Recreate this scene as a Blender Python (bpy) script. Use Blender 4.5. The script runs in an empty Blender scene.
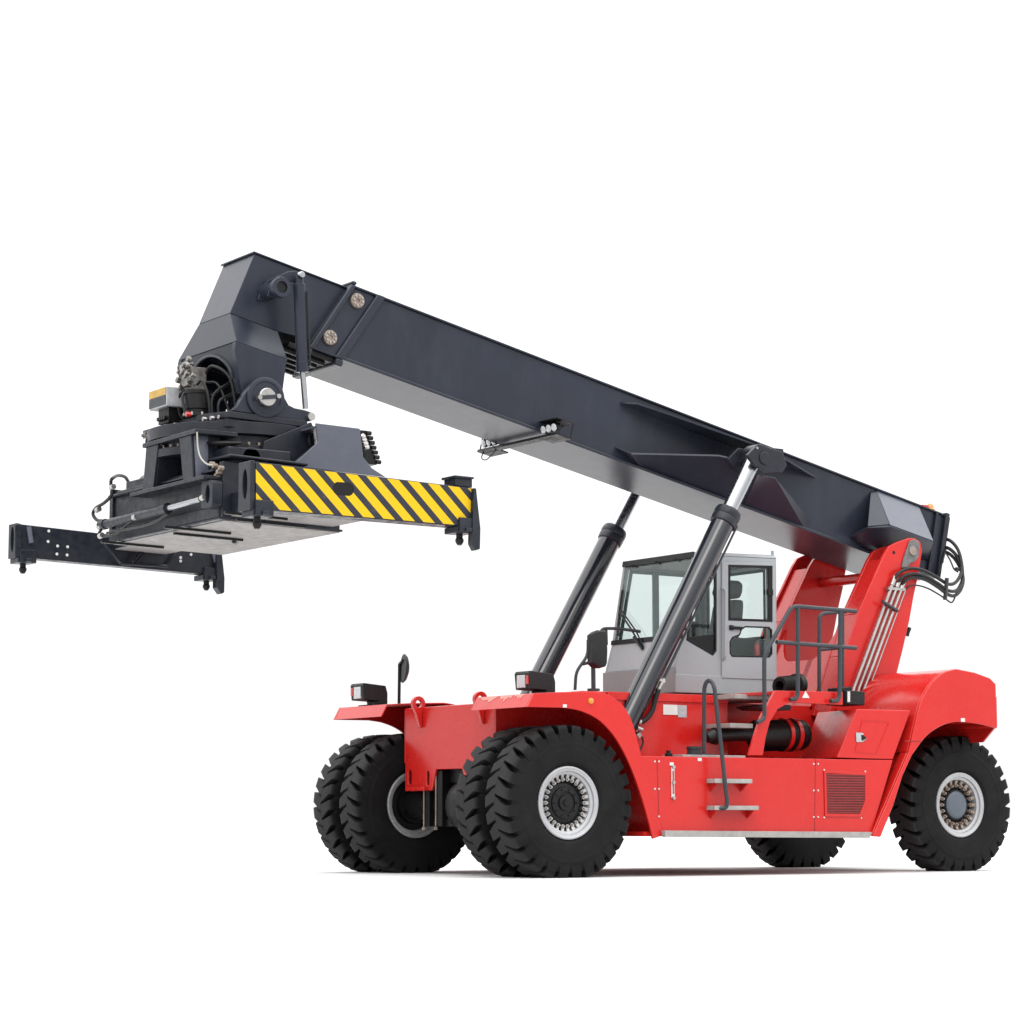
import bpy, bmesh, math, random
from mathutils import Vector, Matrix

random.seed(4)
scene = bpy.context.scene
COL = scene.collection
S = 0.855                      # working units -> metres
PI = math.pi

# ------------------------------------------------------------------ camera
CAM = Vector((17.8343962, 27.9546538, 0.700394432))
YAW, PIT, FPX = -2.15598, 0.121635433, 2522.25224
CF = Vector((math.cos(YAW) * math.cos(PIT), math.sin(YAW) * math.cos(PIT), math.sin(PIT)))
CR = CF.cross(Vector((0, 0, 1))).normalized()
CU = CR.cross(CF)
cam = bpy.data.cameras.new('camera')
cam_o = bpy.data.objects.new('camera', cam)
COL.objects.link(cam_o)
cam.lens = FPX / 1024 * 36
cam.sensor_width = 36
cam.clip_end = 2000
cam_o.matrix_world = Matrix((
    (CR.x, CU.x, -CF.x, CAM.x * S), (CR.y, CU.y, -CF.y, CAM.y * S), (CR.z, CU.z, -CF.z, CAM.z * S), (0, 0, 0, 1)))
scene.camera = cam_o


def _hit(ax, px, py, v):       # the point seen at a picture position on the plane x / y / z = v
    d = CF + CR * ((px - 512) / FPX) - CU * ((py - 512) / FPX)
    return CAM + d * ((v - CAM[ax]) / d[ax])


def side(px, py, y): return _hit(1, px, py, y)
def front(px, py, x): return _hit(0, px, py, x)
def level(px, py, z): return _hit(2, px, py, z)
def sxz(pts, y): return [(p.x, p.z) for p in (side(a, b, y) for a, b in pts)]
def fyz(pts, x): return [(p.y, p.z) for p in (front(a, b, x) for a, b in pts)]


# ------------------------------------------------------------------ materials
def new_mat(name):
    m = bpy.data.materials.new(name)
    m.use_nodes = True
    return m, m.node_tree.nodes, m.node_tree.links, m.node_tree.nodes['Principled BSDF']


GAIN = 0.66


def paint(name, col, rough=0.35, metal=0.0, coat=0.0, var=0.12, rvar=0.12, scale=1.6, dust=None, dust_amt=0.0, bump=0.0, bump_scale=60.0, spec=0.5, streak=0.0):
    m, N, L, B = new_mat(name)
    tc = N.new('ShaderNodeTexCoord')
    n1 = N.new('ShaderNodeTexNoise'); n1.inputs['Scale'].default_value = scale; n1.inputs['Detail'].default_value = 6; n1.inputs['Roughness'].default_value = 0.6
    L.new(tc.outputs['Object'], n1.inputs['Vector'])
    n2 = N.new('ShaderNodeTexNoise'); n2.inputs['Scale'].default_value = scale * 9; n2.inputs['Detail'].default_value = 5
    L.new(tc.outputs['Object'], n2.inputs['Vector'])
    r1 = N.new('ShaderNodeMapRange'); r1.inputs['From Min'].default_value = 0.3; r1.inputs['From Max'].default_value = 0.7
    r1.inputs['To Min'].default_value = 1 - var; r1.inputs['To Max'].default_value = 1 + var
    L.new(n1.outputs['Fac'], r1.inputs['Value'])
    mul = N.new('ShaderNodeVectorMath'); mul.operation = 'SCALE'
    g = 1.0 if metal > 0.5 or name == 'white_ground' else 0.8 if 'cab_paint' in name else GAIN
    mul.inputs[0].default_value = [c * g for c in col[:3]]
    L.new(r1.outputs['Result'], mul.inputs['Scale'])
    out = mul.outputs['Vector']
    if dust is not None:
        mp = N.new('ShaderNodeMapping'); mp.inputs['Scale'].default_value = (1, 1, 0.35 if streak else 1)
        L.new(tc.outputs['Object'], mp.inputs['Vector'])
        n3 = N.new('ShaderNodeTexNoise'); n3.inputs['Scale'].default_value = scale * 4; n3.inputs['Detail'].default_value = 8; n3.inputs['Roughness'].default_value = 0.7
        L.new(mp.outputs['Vector'], n3.inputs['Vector'])
        r3 = N.new('ShaderNodeMapRange'); r3.inputs['From Min'].default_value = 0.45; r3.inputs['From Max'].default_value = 0.75
        r3.inputs['To Min'].default_value = 0; r3.inputs['To Max'].default_value = dust_amt
        L.new(n3.outputs['Fac'], r3.inputs['Value'])
        mx = N.new('ShaderNodeMix'); mx.data_type = 'RGBA'
        L.new(r3.outputs['Result'], mx.inputs['Factor']); L.new(out, mx.inputs['A']); mx.inputs['B'].default_value = (*[c * g for c in dust], 1)
        out = mx.outputs['Result']
    L.new(out, B.inputs['Base Color'])
    r2 = N.new('ShaderNodeMapRange'); r2.inputs['From Min'].default_value = 0.3; r2.inputs['From Max'].default_value = 0.7
    r2.inputs['To Min'].default_value = max(0.03, rough - rvar); r2.inputs['To Max'].default_value = min(1, rough + rvar)
    L.new(n2.outputs['Fac'], r2.inputs['Value']); L.new(r2.outputs['Result'], B.inputs['Roughness'])
    B.inputs['Metallic'].default_value = metal
    B.inputs['Specular IOR Level'].default_value = spec
    if coat:
        B.inputs['Coat Weight'].default_value = coat; B.inputs['Coat Roughness'].default_value = 0.12
    if bump:
        n4 = N.new('ShaderNodeTexNoise'); n4.inputs['Scale'].default_value = bump_scale; n4.inputs['Detail'].default_value = 3
        L.new(tc.outputs['Object'], n4.inputs['Vector'])
        bp = N.new('ShaderNodeBump'); bp.inputs['Strength'].default_value = bump; bp.inputs['Distance'].default_value = 0.01
        L.new(n4.outputs['Fac'], bp.inputs['Height']); L.new(bp.outputs['Normal'], B.inputs['Normal'])
    return m


M = {}
M['red'] = paint('red_paint', (0.645, 0.0165, 0.0135), rough=0.26, coat=0.2, var=0.06, rvar=0.06, scale=0.7, dust=(0.62, 0.05, 0.035), dust_amt=0.22, bump=0.004, bump_scale=2.0, streak=1, spec=0.3)
M['boom'] = paint('slate_blue_paint', (0.024, 0.0285, 0.044), rough=0.3, coat=0.0, var=0.15, rvar=0.012, spec=0.25, scale=0.8, dust=(0.05, 0.056, 0.078), dust_amt=0.4, bump=0.006, bump_scale=1.6, streak=1)
M['dark'] = paint('dark_frame_paint', (0.012, 0.015, 0.024), rough=0.42, spec=0.3, var=0.2, scale=1.5, dust=(0.04, 0.042, 0.05), dust_amt=0.4, bump=0.02, bump_scale=8)
M['panel'] = paint('pale_and_skylit_slate', (0.085, 0.095, 0.13), rough=0.4, rvar=0.02, var=0.06, scale=1.2, dust=(0.15, 0.15, 0.17), dust_amt=0.3)  # pale slate parts; carries painted sky light on the tail wing
M['black'] = paint('black_paint', (0.005, 0.005, 0.006), rough=0.45, var=0.2, scale=3, spec=0.25)
M['plastic'] = paint('black_plastic', (0.009, 0.009, 0.011), rough=0.55, var=0.15, scale=4, spec=0.3, bump=0.1, bump_scale=120)
M['hose'] = paint('black_hose_rubber', (0.008, 0.008, 0.009), rough=0.5, var=0.2, scale=6, spec=0.3)
M['barrel'] = paint('cylinder_barrel_paint', (0.010, 0.012, 0.020), rough=0.18, coat=0.3, var=0.08, rvar=0.02, scale=0.8, spec=0.45)
M['chrome'] = paint('chrome_rod', (0.34, 0.35, 0.37), rough=0.24, metal=1.0, var=0.03, rvar=0.06, scale=3)
M['steel'] = paint('bare_steel', (0.36, 0.35, 0.34), rough=0.36, metal=0.9, var=0.15, scale=6)
M['rusty'] = paint('stained_bolt_steel', (0.40, 0.33, 0.28), rough=0.5, metal=0.5, var=0.3, scale=14, dust=(0.16, 0.07, 0.035), dust_amt=0.8)
M['rim'] = paint('silver_wheel_paint', (0.52, 0.53, 0.55), rough=0.35, metal=0.3, var=0.08, scale=5, dust=(0.3, 0.29, 0.28), dust_amt=0.4)
M['cab'] = paint('grey_cab_paint', (0.305, 0.325, 0.345), rough=0.4, coat=0.1, var=0.04, scale=1.5, dust=(0.36, 0.36, 0.37), dust_amt=0.25)
M['cabdark'] = paint('darker_grey_cab_paint', (0.23, 0.24, 0.25), rough=0.45, var=0.05, scale=1.5)
M['tread'] = paint('galvanised_tread_plate', (0.42, 0.41, 0.39), rough=0.55, metal=0.2, var=0.2, scale=9, dust=(0.25, 0.23, 0.21), dust_amt=0.6, bump=0.3, bump_scale=70)
M['rail'] = paint('grey_rail_paint', (0.038, 0.043, 0.052), rough=0.4, spec=0.3, var=0.12, scale=5)
M['hubblue'] = paint('blue_grey_hub_paint', (0.10, 0.125, 0.16), rough=0.4, var=0.1, scale=6)
M['white'] = paint('white_label_film', (0.72, 0.72, 0.70), rough=0.5, var=0.08, scale=8)
M['greylab'] = paint('grey_label_film', (0.46, 0.47, 0.49), rough=0.4, var=0.15, scale=20)
M['yellow'] = paint('yellow_paint', (0.80, 0.46, 0.01), rough=0.4, var=0.05)
M['amber'] = paint('amber_lens', (0.75, 0.25, 0.01), rough=0.15, coat=0.6, var=0.05)
M['redlens'] = paint('red_lens', (0.55, 0.02, 0.015), rough=0.15, coat=0.6, var=0.05)
M['lens'] = paint('clear_lamp_lens', (0.62, 0.64, 0.66), rough=0.12, coat=0.8, var=0.15, scale=30)
M['grey_ear'] = paint('worn_grey_pad', (0.17, 0.17, 0.175), rough=0.6, var=0.3, scale=7, dust=(0.06, 0.05, 0.05), dust_amt=0.9)
M['cable'] = paint('pale_cable', (0.42, 0.40, 0.36), rough=0.5, var=0.1)
M['inner'] = paint('cab_interior_trim', (0.010, 0.012, 0.013), rough=0.6, var=0.2)
M['innergreen'] = paint('cab_interior_dash', (0.10, 0.15, 0.145), rough=0.6, var=0.15)


def rubber():
    m, N, L, B = new_mat('tyre_rubber')
    tc = N.new('ShaderNodeTexCoord')
    n = N.new('ShaderNodeTexNoise'); n.inputs['Scale'].default_value = 3.5; n.inputs['Detail'].default_value = 9; n.inputs['Roughness'].default_value = 0.65
    L.new(tc.outputs['Object'], n.inputs['Vector'])
    cr = N.new('ShaderNodeValToRGB'); e = cr.color_ramp.elements
    e[0].position = 0.36; e[0].color = (0.0045, 0.0045, 0.005, 1); e[1].position = 0.7; e[1].color = (0.010, 0.0098, 0.0103, 1)
    L.new(n.outputs['Fac'], cr.inputs['Fac'])
    sp = N.new('ShaderNodeSeparateXYZ'); L.new(tc.outputs['Object'], sp.inputs[0])
    cb = N.new('ShaderNodeCombineXYZ'); L.new(sp.outputs['X'], cb.inputs['X']); L.new(sp.outputs['Z'], cb.inputs['Z'])
    ln = N.new('ShaderNodeVectorMath'); ln.operation = 'LENGTH'; L.new(cb.outputs[0], ln.inputs[0])
    mr = N.new('ShaderNodeMapRange'); mr.inputs['From Min'].default_value = 0.90 * S; mr.inputs['From Max'].default_value = 0.955 * S; mr.inputs['To Max'].default_value = 0.8
    L.new(ln.outputs['Value'], mr.inputs['Value'])
    wx = N.new('ShaderNodeMix'); wx.data_type = 'RGBA'
    L.new(mr.outputs['Result'], wx.inputs['Factor']); L.new(cr.outputs['Color'], wx.inputs['A']); wx.inputs['B'].default_value = (0.027, 0.0262, 0.0272, 1)
    L.new(wx.outputs['Result'], B.inputs['Base Color'])
    B.inputs['Roughness'].default_value = 0.72
    B.inputs['Specular IOR Level'].default_value = 0.14
    n2 = N.new('ShaderNodeTexNoise'); n2.inputs['Scale'].default_value = 45; n2.inputs['Detail'].default_value = 4
    L.new(tc.outputs['Object'], n2.inputs['Vector'])
    bp = N.new('ShaderNodeBump'); bp.inputs['Strength'].default_value = 0.25; bp.inputs['Distance'].default_value = 0.01
    L.new(n2.outputs['Fac'], bp.inputs['Height']); L.new(bp.outputs['Normal'], B.inputs['Normal'])
    return m


def glass():
    m = bpy.data.materials.new('tinted_cab_glass'); m.use_nodes = True
    N, L = m.node_tree.nodes, m.node_tree.links
    N.clear()
    out = N.new('ShaderNodeOutputMaterial')
    tr = N.new('ShaderNodeBsdfTransparent'); tr.inputs['Color'].default_value = (0.90, 0.93, 0.925, 1)
    gl = N.new('ShaderNodeBsdfGlossy'); gl.inputs['Roughness'].default_value = 0.02; gl.inputs['Color'].default_value = (0.85, 0.95, 0.93, 1)
    fr = N.new('ShaderNodeLayerWeight'); fr.inputs['Blend'].default_value = 0.5
    pw = N.new('ShaderNodeMath'); pw.operation = 'POWER'; pw.inputs[1].default_value = 4.5; L.new(fr.outputs['Facing'], pw.inputs[0])
    ma = N.new('ShaderNodeMath'); ma.operation = 'MULTIPLY_ADD'; ma.inputs[1].default_value = 0.6; ma.inputs[2].default_value = 0.035; L.new(pw.outputs[0], ma.inputs[0])
    mx = N.new('ShaderNodeMixShader')
    L.new(ma.outputs[0], mx.inputs['Fac']); L.new(tr.outputs[0], mx.inputs[1]); L.new(gl.outputs[0], mx.inputs[2])
    L.new(mx.outputs[0], out.inputs['Surface'])
    return m


def hazard():
    m, N, L, B = new_mat('hazard_stripe_paint')
    tc = N.new('ShaderNodeTexCoord'); sp = N.new('ShaderNodeSeparateXYZ')
    L.new(tc.outputs['Object'], sp.inputs[0])
    def mth(op, a, b=None):
        n = N.new('ShaderNodeMath'); n.operation = op
        for i, v in enumerate((a, b)):
            if v is None: continue
            if isinstance(v, (int, float)): n.inputs[i].default_value = v
            else: L.new(v, n.inputs[i])
        return n.outputs[0]
    # stripes run down towards -x; period along x
    per = 0.2655 * S
    v = mth('ADD', mth('MULTIPLY', sp.outputs['X'], 1.0), mth('MULTIPLY', sp.outputs['Z'], -1.05))
    f = mth('FRACT', mth('ADD', mth('DIVIDE', v, per), HZ_PHASE))
    st = mth('GREATER_THAN', f, 0.43)
    n = N.new('ShaderNodeTexNoise'); n.inputs['Scale'].default_value = 7; n.inputs['Detail'].default_value = 8; n.inputs['Roughness'].default_value = 0.75
    L.new(tc.outputs['Object'], n.inputs['Vector'])
    r = N.new('ShaderNodeMapRange'); r.inputs['From Min'].default_value = 0.57; r.inputs['From Max'].default_value = 0.72; r.inputs['To Max'].default_value = 0.4
    L.new(n.outputs['Fac'], r.inputs['Value'])
    mx = N.new('ShaderNodeMix'); mx.data_type = 'RGBA'
    L.new(st, mx.inputs['Factor']); mx.inputs['A'].default_value = (0.018, 0.02, 0.027, 1); mx.inputs['B'].default_value = (0.54, 0.335, 0.001, 1)
    m2 = N.new('ShaderNodeMix'); m2.data_type = 'RGBA'
    L.new(r.outputs['Result'], m2.inputs['Factor']); L.new(mx.outputs['Result'], m2.inputs['A']); m2.inputs['B'].default_value = (0.12, 0.11, 0.1, 1)
    L.new(m2.outputs['Result'], B.inputs['Base Color'])
    B.inputs['Roughness'].default_value = 0.45; B.inputs['Specular IOR Level'].default_value = 0.25
    return m


HZ_PHASE = 0.0
M['rubber'] = rubber(); M['glass'] = glass(); M['hazard'] = hazard()


# ------------------------------------------------------------------ mesh builder
class MB:
    def __init__(self):
        self.bm = bmesh.new()

    def _new(self, fn):
        before = len(self.bm.verts)
        fn()
        self.bm.verts.ensure_lookup_table()
        return self.bm.verts[before:]

    def hexa(self, lo, hi):                    # two quads joined
        bm = self.bm
        a = [bm.verts.new(p) for p in lo]; b = [bm.verts.new(p) for p in hi]
        n = len(a)
        fs = [bm.faces.new(a[::-1]), bm.faces.new(b)]
        for i in range(n):
            fs.append(bm.faces.new((a[i], a[(i + 1) % n], b[(i + 1) % n], b[i])))
        bmesh.ops.recalc_face_normals(bm, faces=fs)
        return self

    def loft(self, loops):
        bm = self.bm
        vs = [[bm.verts.new(p) for p in lp] for lp in loops]
        n = len(vs[0]); fs = [bm.faces.new(vs[0][::-1]), bm.faces.new(vs[-1])]
        for k in range(len(vs) - 1):
            a, b = vs[k], vs[k + 1]
            for i in range(n):
                fs.append(bm.faces.new((a[i], a[(i + 1) % n], b[(i + 1) % n], b[i])))
        bmesh.ops.recalc_face_normals(bm, faces=fs)
        return self

    def box(self, x0, x1, y0, y1, z0, z1, mat=None):
        lo = [Vector(p) for p in ((x0, y0, z0), (x1, y0, z0), (x1, y1, z0), (x0, y1, z0))]
        hi = [Vector(p) for p in ((x0, y0, z1), (x1, y0, z1), (x1, y1, z1), (x0, y1, z1))]
        if mat is not None:
            lo = [mat(p) for p in lo]; hi = [mat(p) for p in hi]
        return self.hexa(lo, hi)

    def plate(self, pts, axis, a, b, holes=(), mat=None):
        bm = self.bm
        def mk(u, v, w):
            p = Vector((w, u, v)) if axis == 'x' else Vector((u, w, v)) if axis == 'y' else Vector((u, v, w))
            return mat(p) if mat is not None else p
        if not holes:
            return self.hexa([mk(u, v, a) for u, v in pts], [mk(u, v, b) for u, v in pts])
        tmp = bmesh.new(); es = []
        for lp in [pts, *holes]:
            vs = [tmp.verts.new((u, v, 0)) for u, v in lp]
            for i in range(len(vs)): es.append(tmp.edges.new((vs[i], vs[(i + 1) % len(vs)])))
        bmesh.ops.triangle_fill(tmp, use_beauty=True, use_dissolve=False, edges=es)
        tmp.verts.index_update()
        co = [(v.co.x, v.co.y) for v in tmp.verts]
        A = [bm.verts.new(mk(u, v, a)) for u, v in co]; Bv = [bm.verts.new(mk(u, v, b)) for u, v in co]
        fs = []
        for f in tmp.faces:
            ids = [v.index for v in f.verts]
            fs.append(bm.faces.new([A[i] for i in ids])); fs.append(bm.faces.new([Bv[i] for i in ids][::-1]))
        for e in tmp.edges:
            if len(e.link_faces) == 1:
                i, j = e.verts[0].index, e.verts[1].index
                fs.append(bm.faces.new((A[i], A[j], Bv[j], Bv[i])))
        tmp.free()
        bmesh.ops.recalc_face_normals(bm, faces=fs)
        return self

    def ring(self, c, u, v, r, n):
        return [self.bm.verts.new(c + (u * math.cos(2 * PI * i / n) + v * math.sin(2 * PI * i / n)) * r) for i in range(n)]

    def tube(self, pts, r, n=10, caps=True):
        pts = [Vector(p) for p in pts]
        rs = r if isinstance(r, (list, tuple)) else [r] * len(pts)
        bm = self.bm
        dirs = []
        for i in range(len(pts)):
            a = (pts[i] - pts[i - 1]).normalized() if i else None
            b = (pts[i + 1] - pts[i]).normalized() if i < len(pts) - 1 else None
            d = b if a is None else a if b is None else (a + b)
            dirs.append(d.normalized() if d.length > 1e-6 else Vector((0, 0, 1)))
        up = Vector((0, 0, 1)) if abs(dirs[0].z) < 0.9 else Vector((1, 0, 0))
        u = dirs[0].cross(up).normalized(); rings = []
        for i, p in enumerate(pts):
            d = dirs[i]
            u = (u - d * u.dot(d)).normalized(); w = d.cross(u)
            k = 1.0
            if 0 < i < len(pts) - 1:
                c = max(0.35, dirs[i].dot((pts[i] - pts[i - 1]).normalized())); k = 1.0
            rings.append(self.ring(p, u, w, rs[i] * k, n))
        fs = []
        for a, b in zip(rings, rings[1:]):
            for i in range(n): fs.append(bm.faces.new((a[i], a[(i + 1) % n], b[(i + 1) % n], b[i])))
        if caps: fs += [bm.faces.new(rings[0][::-1]), bm.faces.new(rings[-1])]
        bmesh.ops.recalc_face_normals(bm, faces=fs)
        return self

    def cyl(self, p, q, r, n=24, r2=None):
        return self.tube([p, q], [r, r if r2 is None else r2], n)

    def lathe(self, prof, c, d, n=48, closed=False):    # prof: (radius, height along d)
        c = Vector(c); d = Vector(d).normalized()
        up = Vector((0, 0, 1)) if abs(d.z) < 0.9 else Vector((1, 0, 0))
        u = d.cross(up).normalized(); w = d.cross(u); bm = self.bm
        rings = [self.ring(c + d * h, u, w, max(r, 1e-4), n) for r, h in prof]
        fs = []
        seq = list(zip(rings, rings[1:])) + ([(rings[-1], rings[0])] if closed else [])
        for a, b in seq:
            for i in range(n): fs.append(bm.faces.new((a[i], a[(i + 1) % n], b[(i + 1) % n], b[i])))
        if not closed: fs += [bm.faces.new(rings[0][::-1]), bm.faces.new(rings[-1])]
        bmesh.ops.recalc_face_normals(bm, faces=fs)
        return self

    def build(self, name, mat, parent=None, bevel=0.0, angle=35, label=None, seg=2):
        bm = self.bm
        for v in bm.verts: v.co *= S
        me = bpy.data.meshes.new(name)
        bm.to_mesh(me); bm.free()
        me.materials.append(M[mat])
        for p in me.polygons: p.use_smooth = True
        me.set_sharp_from_angle(angle=math.radians(angle))
        o = bpy.data.objects.new(name, me)
        COL.objects.link(o)
        if parent is not None: o.parent = parent
        if bevel:
            b = o.modifiers.new('bevel', 'BEVEL'); b.width = bevel * S; b.segments = seg
            b.limit_method = 'ANGLE'; b.angle_limit = math.radians(40); b.harden_normals = True; b.use_clamp_overlap = True
        if label: o['label'] = label
        return o


def spline(pts, k=6):                              # Catmull-Rom through the points
    pts = [Vector(p) for p in pts]; out = []
    ext = [pts[0] * 2 - pts[1], *pts, pts[-1] * 2 - pts[-2]]
    for i in range(1, len(ext) - 2):
        a, b, c, d = ext[i - 1:i + 3]
        for j in range(k):
            t = j / k
            out.append(0.5 * ((2 * b) + (c - a) * t + (2 * a - 5 * b + 4 * c - d) * t * t + (3 * b - a - 3 * c + d) * t ** 3))
    out.append(pts[-1]); return out


def corner(pts, r=0.06, k=4):                      # polyline with rounded corners (bent pipe)
    pts = [Vector(p) for p in pts]; out = [pts[0]]
    for i in range(1, len(pts) - 1):
        a, b, c = pts[i - 1:i + 2]
        d1 = (a - b); d2 = (c - b); q = min(r, d1.length * 0.45, d2.length * 0.45)
        s, e = b + d1.normalized() * q, b + d2.normalized() * q
        for j in range(k + 1):
            t = j / k; out.append(s * (1 - t) ** 2 + b * 2 * t * (1 - t) + e * t * t)
    out.append(pts[-1]); return out


def circ(cx, cy, r, n=20, ry=None):
    return [(cx + r * math.cos(2 * PI * i / n), cy + (ry or r) * math.sin(2 * PI * i / n)) for i in range(n)]


def inset(pts, k):
    cx = sum(p[0] for p in pts) / len(pts); cy = sum(p[1] for p in pts) / len(pts)
    out = []
    n = len(pts)
    area = sum(pts[i][0] * pts[(i + 1) % n][1] - pts[(i + 1) % n][0] * pts[i][1] for i in range(n))
    sg = 1 if area > 0 else -1
    for i in range(n):
        a, b, c = Vector(pts[i - 1]), Vector(pts[i]), Vector(pts[(i + 1) % n])
        n1 = Vector((-(b - a).y, (b - a).x)).normalized() * sg; n2 = Vector((-(c - b).y, (c - b).x)).normalized() * sg
        bis = (n1 + n2); bis = bis.normalized() if bis.length > 1e-6 else n1
        cs = max(0.4, bis.dot(n1)); q = b + bis * (k / cs); out.append((q.x, q.y))
    return out


def rrect(x0, x1, y0, y1, r, k=4):
    out = []
    for cx, cy, a0 in ((x1 - r, y1 - r, 0), (x0 + r, y1 - r, 90), (x0 + r, y0 + r, 180), (x1 - r, y0 + r, 270)):
        for j in range(k + 1):
            a = math.radians(a0 + 90 * j / k); out.append((cx + r * math.cos(a), cy + r * math.sin(a)))
    return out


# ------------------------------------------------------------------ the thing
ROOT = bpy.data.objects.new('reach_stacker', None)
COL.objects.link(ROOT)
ROOT['label'] = 'red container reach stacker with slate boom raised and striped spreader, standing on white ground'
ROOT['category'] = 'reach stacker'


# ================================================================== wheels
TR, HUB = 0.962, 0.914


def make_tyre(w):
    mb = MB(); h = w / 2
    rb = TR - 0.10                                 # carcass radius under the lugs
    prof = [(0.44, -h * 0.72), (0.50, -h * 0.94), (0.60, -h * 1.0), (0.74, -h * 1.0), (0.83, -h * 0.96), (0.855, -h * 0.90), (rb - 0.004, -h * 0.7), (rb + 0.004, 0),
            (rb - 0.004, h * 0.7), (0.855, h * 0.90), (0.83, h * 0.96), (0.74, h * 1.0), (0.735, h * 1.015), (0.705, h * 1.015), (0.70, h * 1.0), (0.60, h * 1.0), (0.50, h * 0.94), (0.44, h * 0.72)]
    mb.lathe(prof, (0, 0, 0), (0, 1, 0), 112, closed=True)
    NL = 28
    def pt(r, a, y): return Vector((r * math.cos(a), y, r * math.sin(a)))
    for sgn in (-1, 1):
        for k in range(NL):
            a0 = 2 * PI * (k + (0.5 if sgn > 0 else 0)) / NL
            pitch = 2 * PI / NL
            # stations from the side wall over the shoulder to the tread centre: (y, r_top, r_bottom, half width, lean)
            st = [(0.995, 0.80, 0.77, 0.40, 0.0), (0.985, 0.868, 0.79, 0.36, 0.0), (0.955, 0.915, 0.81, 0.335, 0.0), (0.90, 0.944, 0.80, 0.305, 0.01), (0.80, TR - 0.004, 0.80, 0.295, 0.04),
                  (0.55, TR, 0.84, 0.335, 0.17), (0.25, TR + 0.002, 0.86, 0.40, 0.34), (-0.02, TR + 0.002, 0.86, 0.41, 0.48)]
            loops = []
            for yf, rt, rbm, hw, lean in st:
                ac = a0 + pitch * lean
                y = sgn * h * yf
                loops.append([pt(rbm, ac - pitch * (hw + 0.03), y), pt(rt, ac - pitch * hw, y), pt(rt, ac + pitch * hw, y), pt(rbm, ac + pitch * (hw + 0.03), y)])
            mb.loft(loops)
    for v in mb.bm.verts:                           # load flattens the contact patch
        if v.co.z < -HUB: v.co.z = -HUB + 0.0005 * random.random()
    return mb


def make_rim(w, sgn):
    """rim of the wheel: outer face towards +y"""
    mb = MB(); h = w / 2
    mb.lathe([(0.425, -h * 0.80), (0.455, -h * 0.80), (0.455, -h * 0.74), (0.41, -h * 0.70), (0.40, h * 0.70), (0.44, h * 0.73), (0.452, h * 0.80), (0.447, h * 0.86), (0.432, h * 0.88),
              (0.415, h * 0.84), (0.392, h * 0.82), (0.385, h * 0.72), (0.372, h * 0.70), (0.352, h * 0.66), (0.345, h * 0.44), (0.335, h * 0.2), (0.36, h * 0.15), (0.375, -h * 0.70)], (0, 0, 0), (0, 1, 0), 72, closed=True)
    return mb


mb = MB(); mb.lathe([(0.001, 0.02), (0.34, 0.02), (0.345, 0.045), (0.30, 0.07), (0.001, 0.075)], (0, 0, 0), (0, 1, 0), 48)
disc_me = mb.build('wheel_disc', 'black', None)
mb = MB(); mb.lathe([(0.001, 0.02), (0.37, 0.02), (0.37, 0.10), (0.26, 0.12), (0.25, 0.2), (0.001, 0.2)], (0, 0, 0), (0, 1, 0), 40)
hub_inner = mb.build('hub', 'black', None)
tyre_me = make_tyre(0.50).build('tyre', 'rubber', None, angle=30)
rim_me = make_rim(0.50, 1).build('rim', 'rim', None, angle=40)
mb = MB()
mb.lathe([(0.255, -0.02), (0.255, 0.10), (0.235, 0.115), (0.20, 0.12), (0.195, 0.14), (0.14, 0.15), (0.135, 0.135), (0.10, 0.135), (0.095, 0.155), (0.045, 0.16), (0.04, 0.175), (0.001, 0.176)], (0, 0, 0), (0, 1, 0), 48)
for k in range(10):
    a = 2 * PI * k / 10
    mb.cyl((0.168 * math.cos(a), 0.13, 0.168 * math.sin(a)), (0.168 * math.cos(a), 0.16, 0.168 * math.sin(a)), 0.012, 6)
hub_front = mb.build('hub', 'black', None)
mb = MB()
mb.lathe([(0.225, 0.0), (0.225, 0.10), (0.21, 0.12), (0.001, 0.12)], (0, 0, 0), (0, 1, 0), 48)
hub_rear = mb.build('hub', 'black', None)
mb = MB(); mb.lathe([(0.19, 0.121), (0.19, 0.135), (0.165, 0.155), (0.15, 0.16), (0.001, 0.162)], (0, 0, 0), (0, 1, 0), 48)
hub_cap = mb.build('hub_cap', 'hubblue', None)


def nut_ring(n, r, skip=()):
    mb = MB()
    for k in range(n):
        if k in skip: continue
        a = 2 * PI * k / n
        c = Vector((r * math.cos(a), 0, r * math.sin(a)))
        mb.cyl(c + Vector((0, 0.07, 0)), c + Vector((0, 0.135, 0)), 0.026, 8)
        mb.cyl(c + Vector((0, 0.135, 0)), c + Vector((0, 0.165, 0)), 0.014, 8)
        rr = Vector((math.cos(a), 0, math.sin(a)))
        t = Vector((-math.sin(a), 0, math.cos(a)))
        b0 = c + rr * 0.02
        mb.hexa([b0 - t * 0.021 + Vector((0, 0.06, 0)), b0 + t * 0.021 + Vector((0, 0.06, 0)), b0 + t * 0.021 + rr * 0.05 + Vector((0, 0.06, 0)), b0 - t * 0.021 + rr * 0.05 + Vector((0, 0.06, 0))],
                [b0 - t * 0.021 + Vector((0, 0.13, 0)), b0 + t * 0.021 + Vector((0, 0.13, 0)), b0 + t * 0.021 + rr * 0.05 + Vector((0, 0.15, 0)), b0 - t * 0.021 + rr * 0.05 + Vector((0, 0.15, 0))])
    return mb.build('wheel_nuts', 'steel', None)


nuts_f = nut_ring(26, 0.290)
nuts_r = nut_ring(20, 0.272)
nuts_r.data.materials[0] = M['rusty']
first = {}


def dup(o, parent):
    c = o.copy() if first.get(o.name) else o
    if not first.get(o.name): first[o.name] = True
    else: COL.objects.link(c)
    c.parent = parent
    return c


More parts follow.
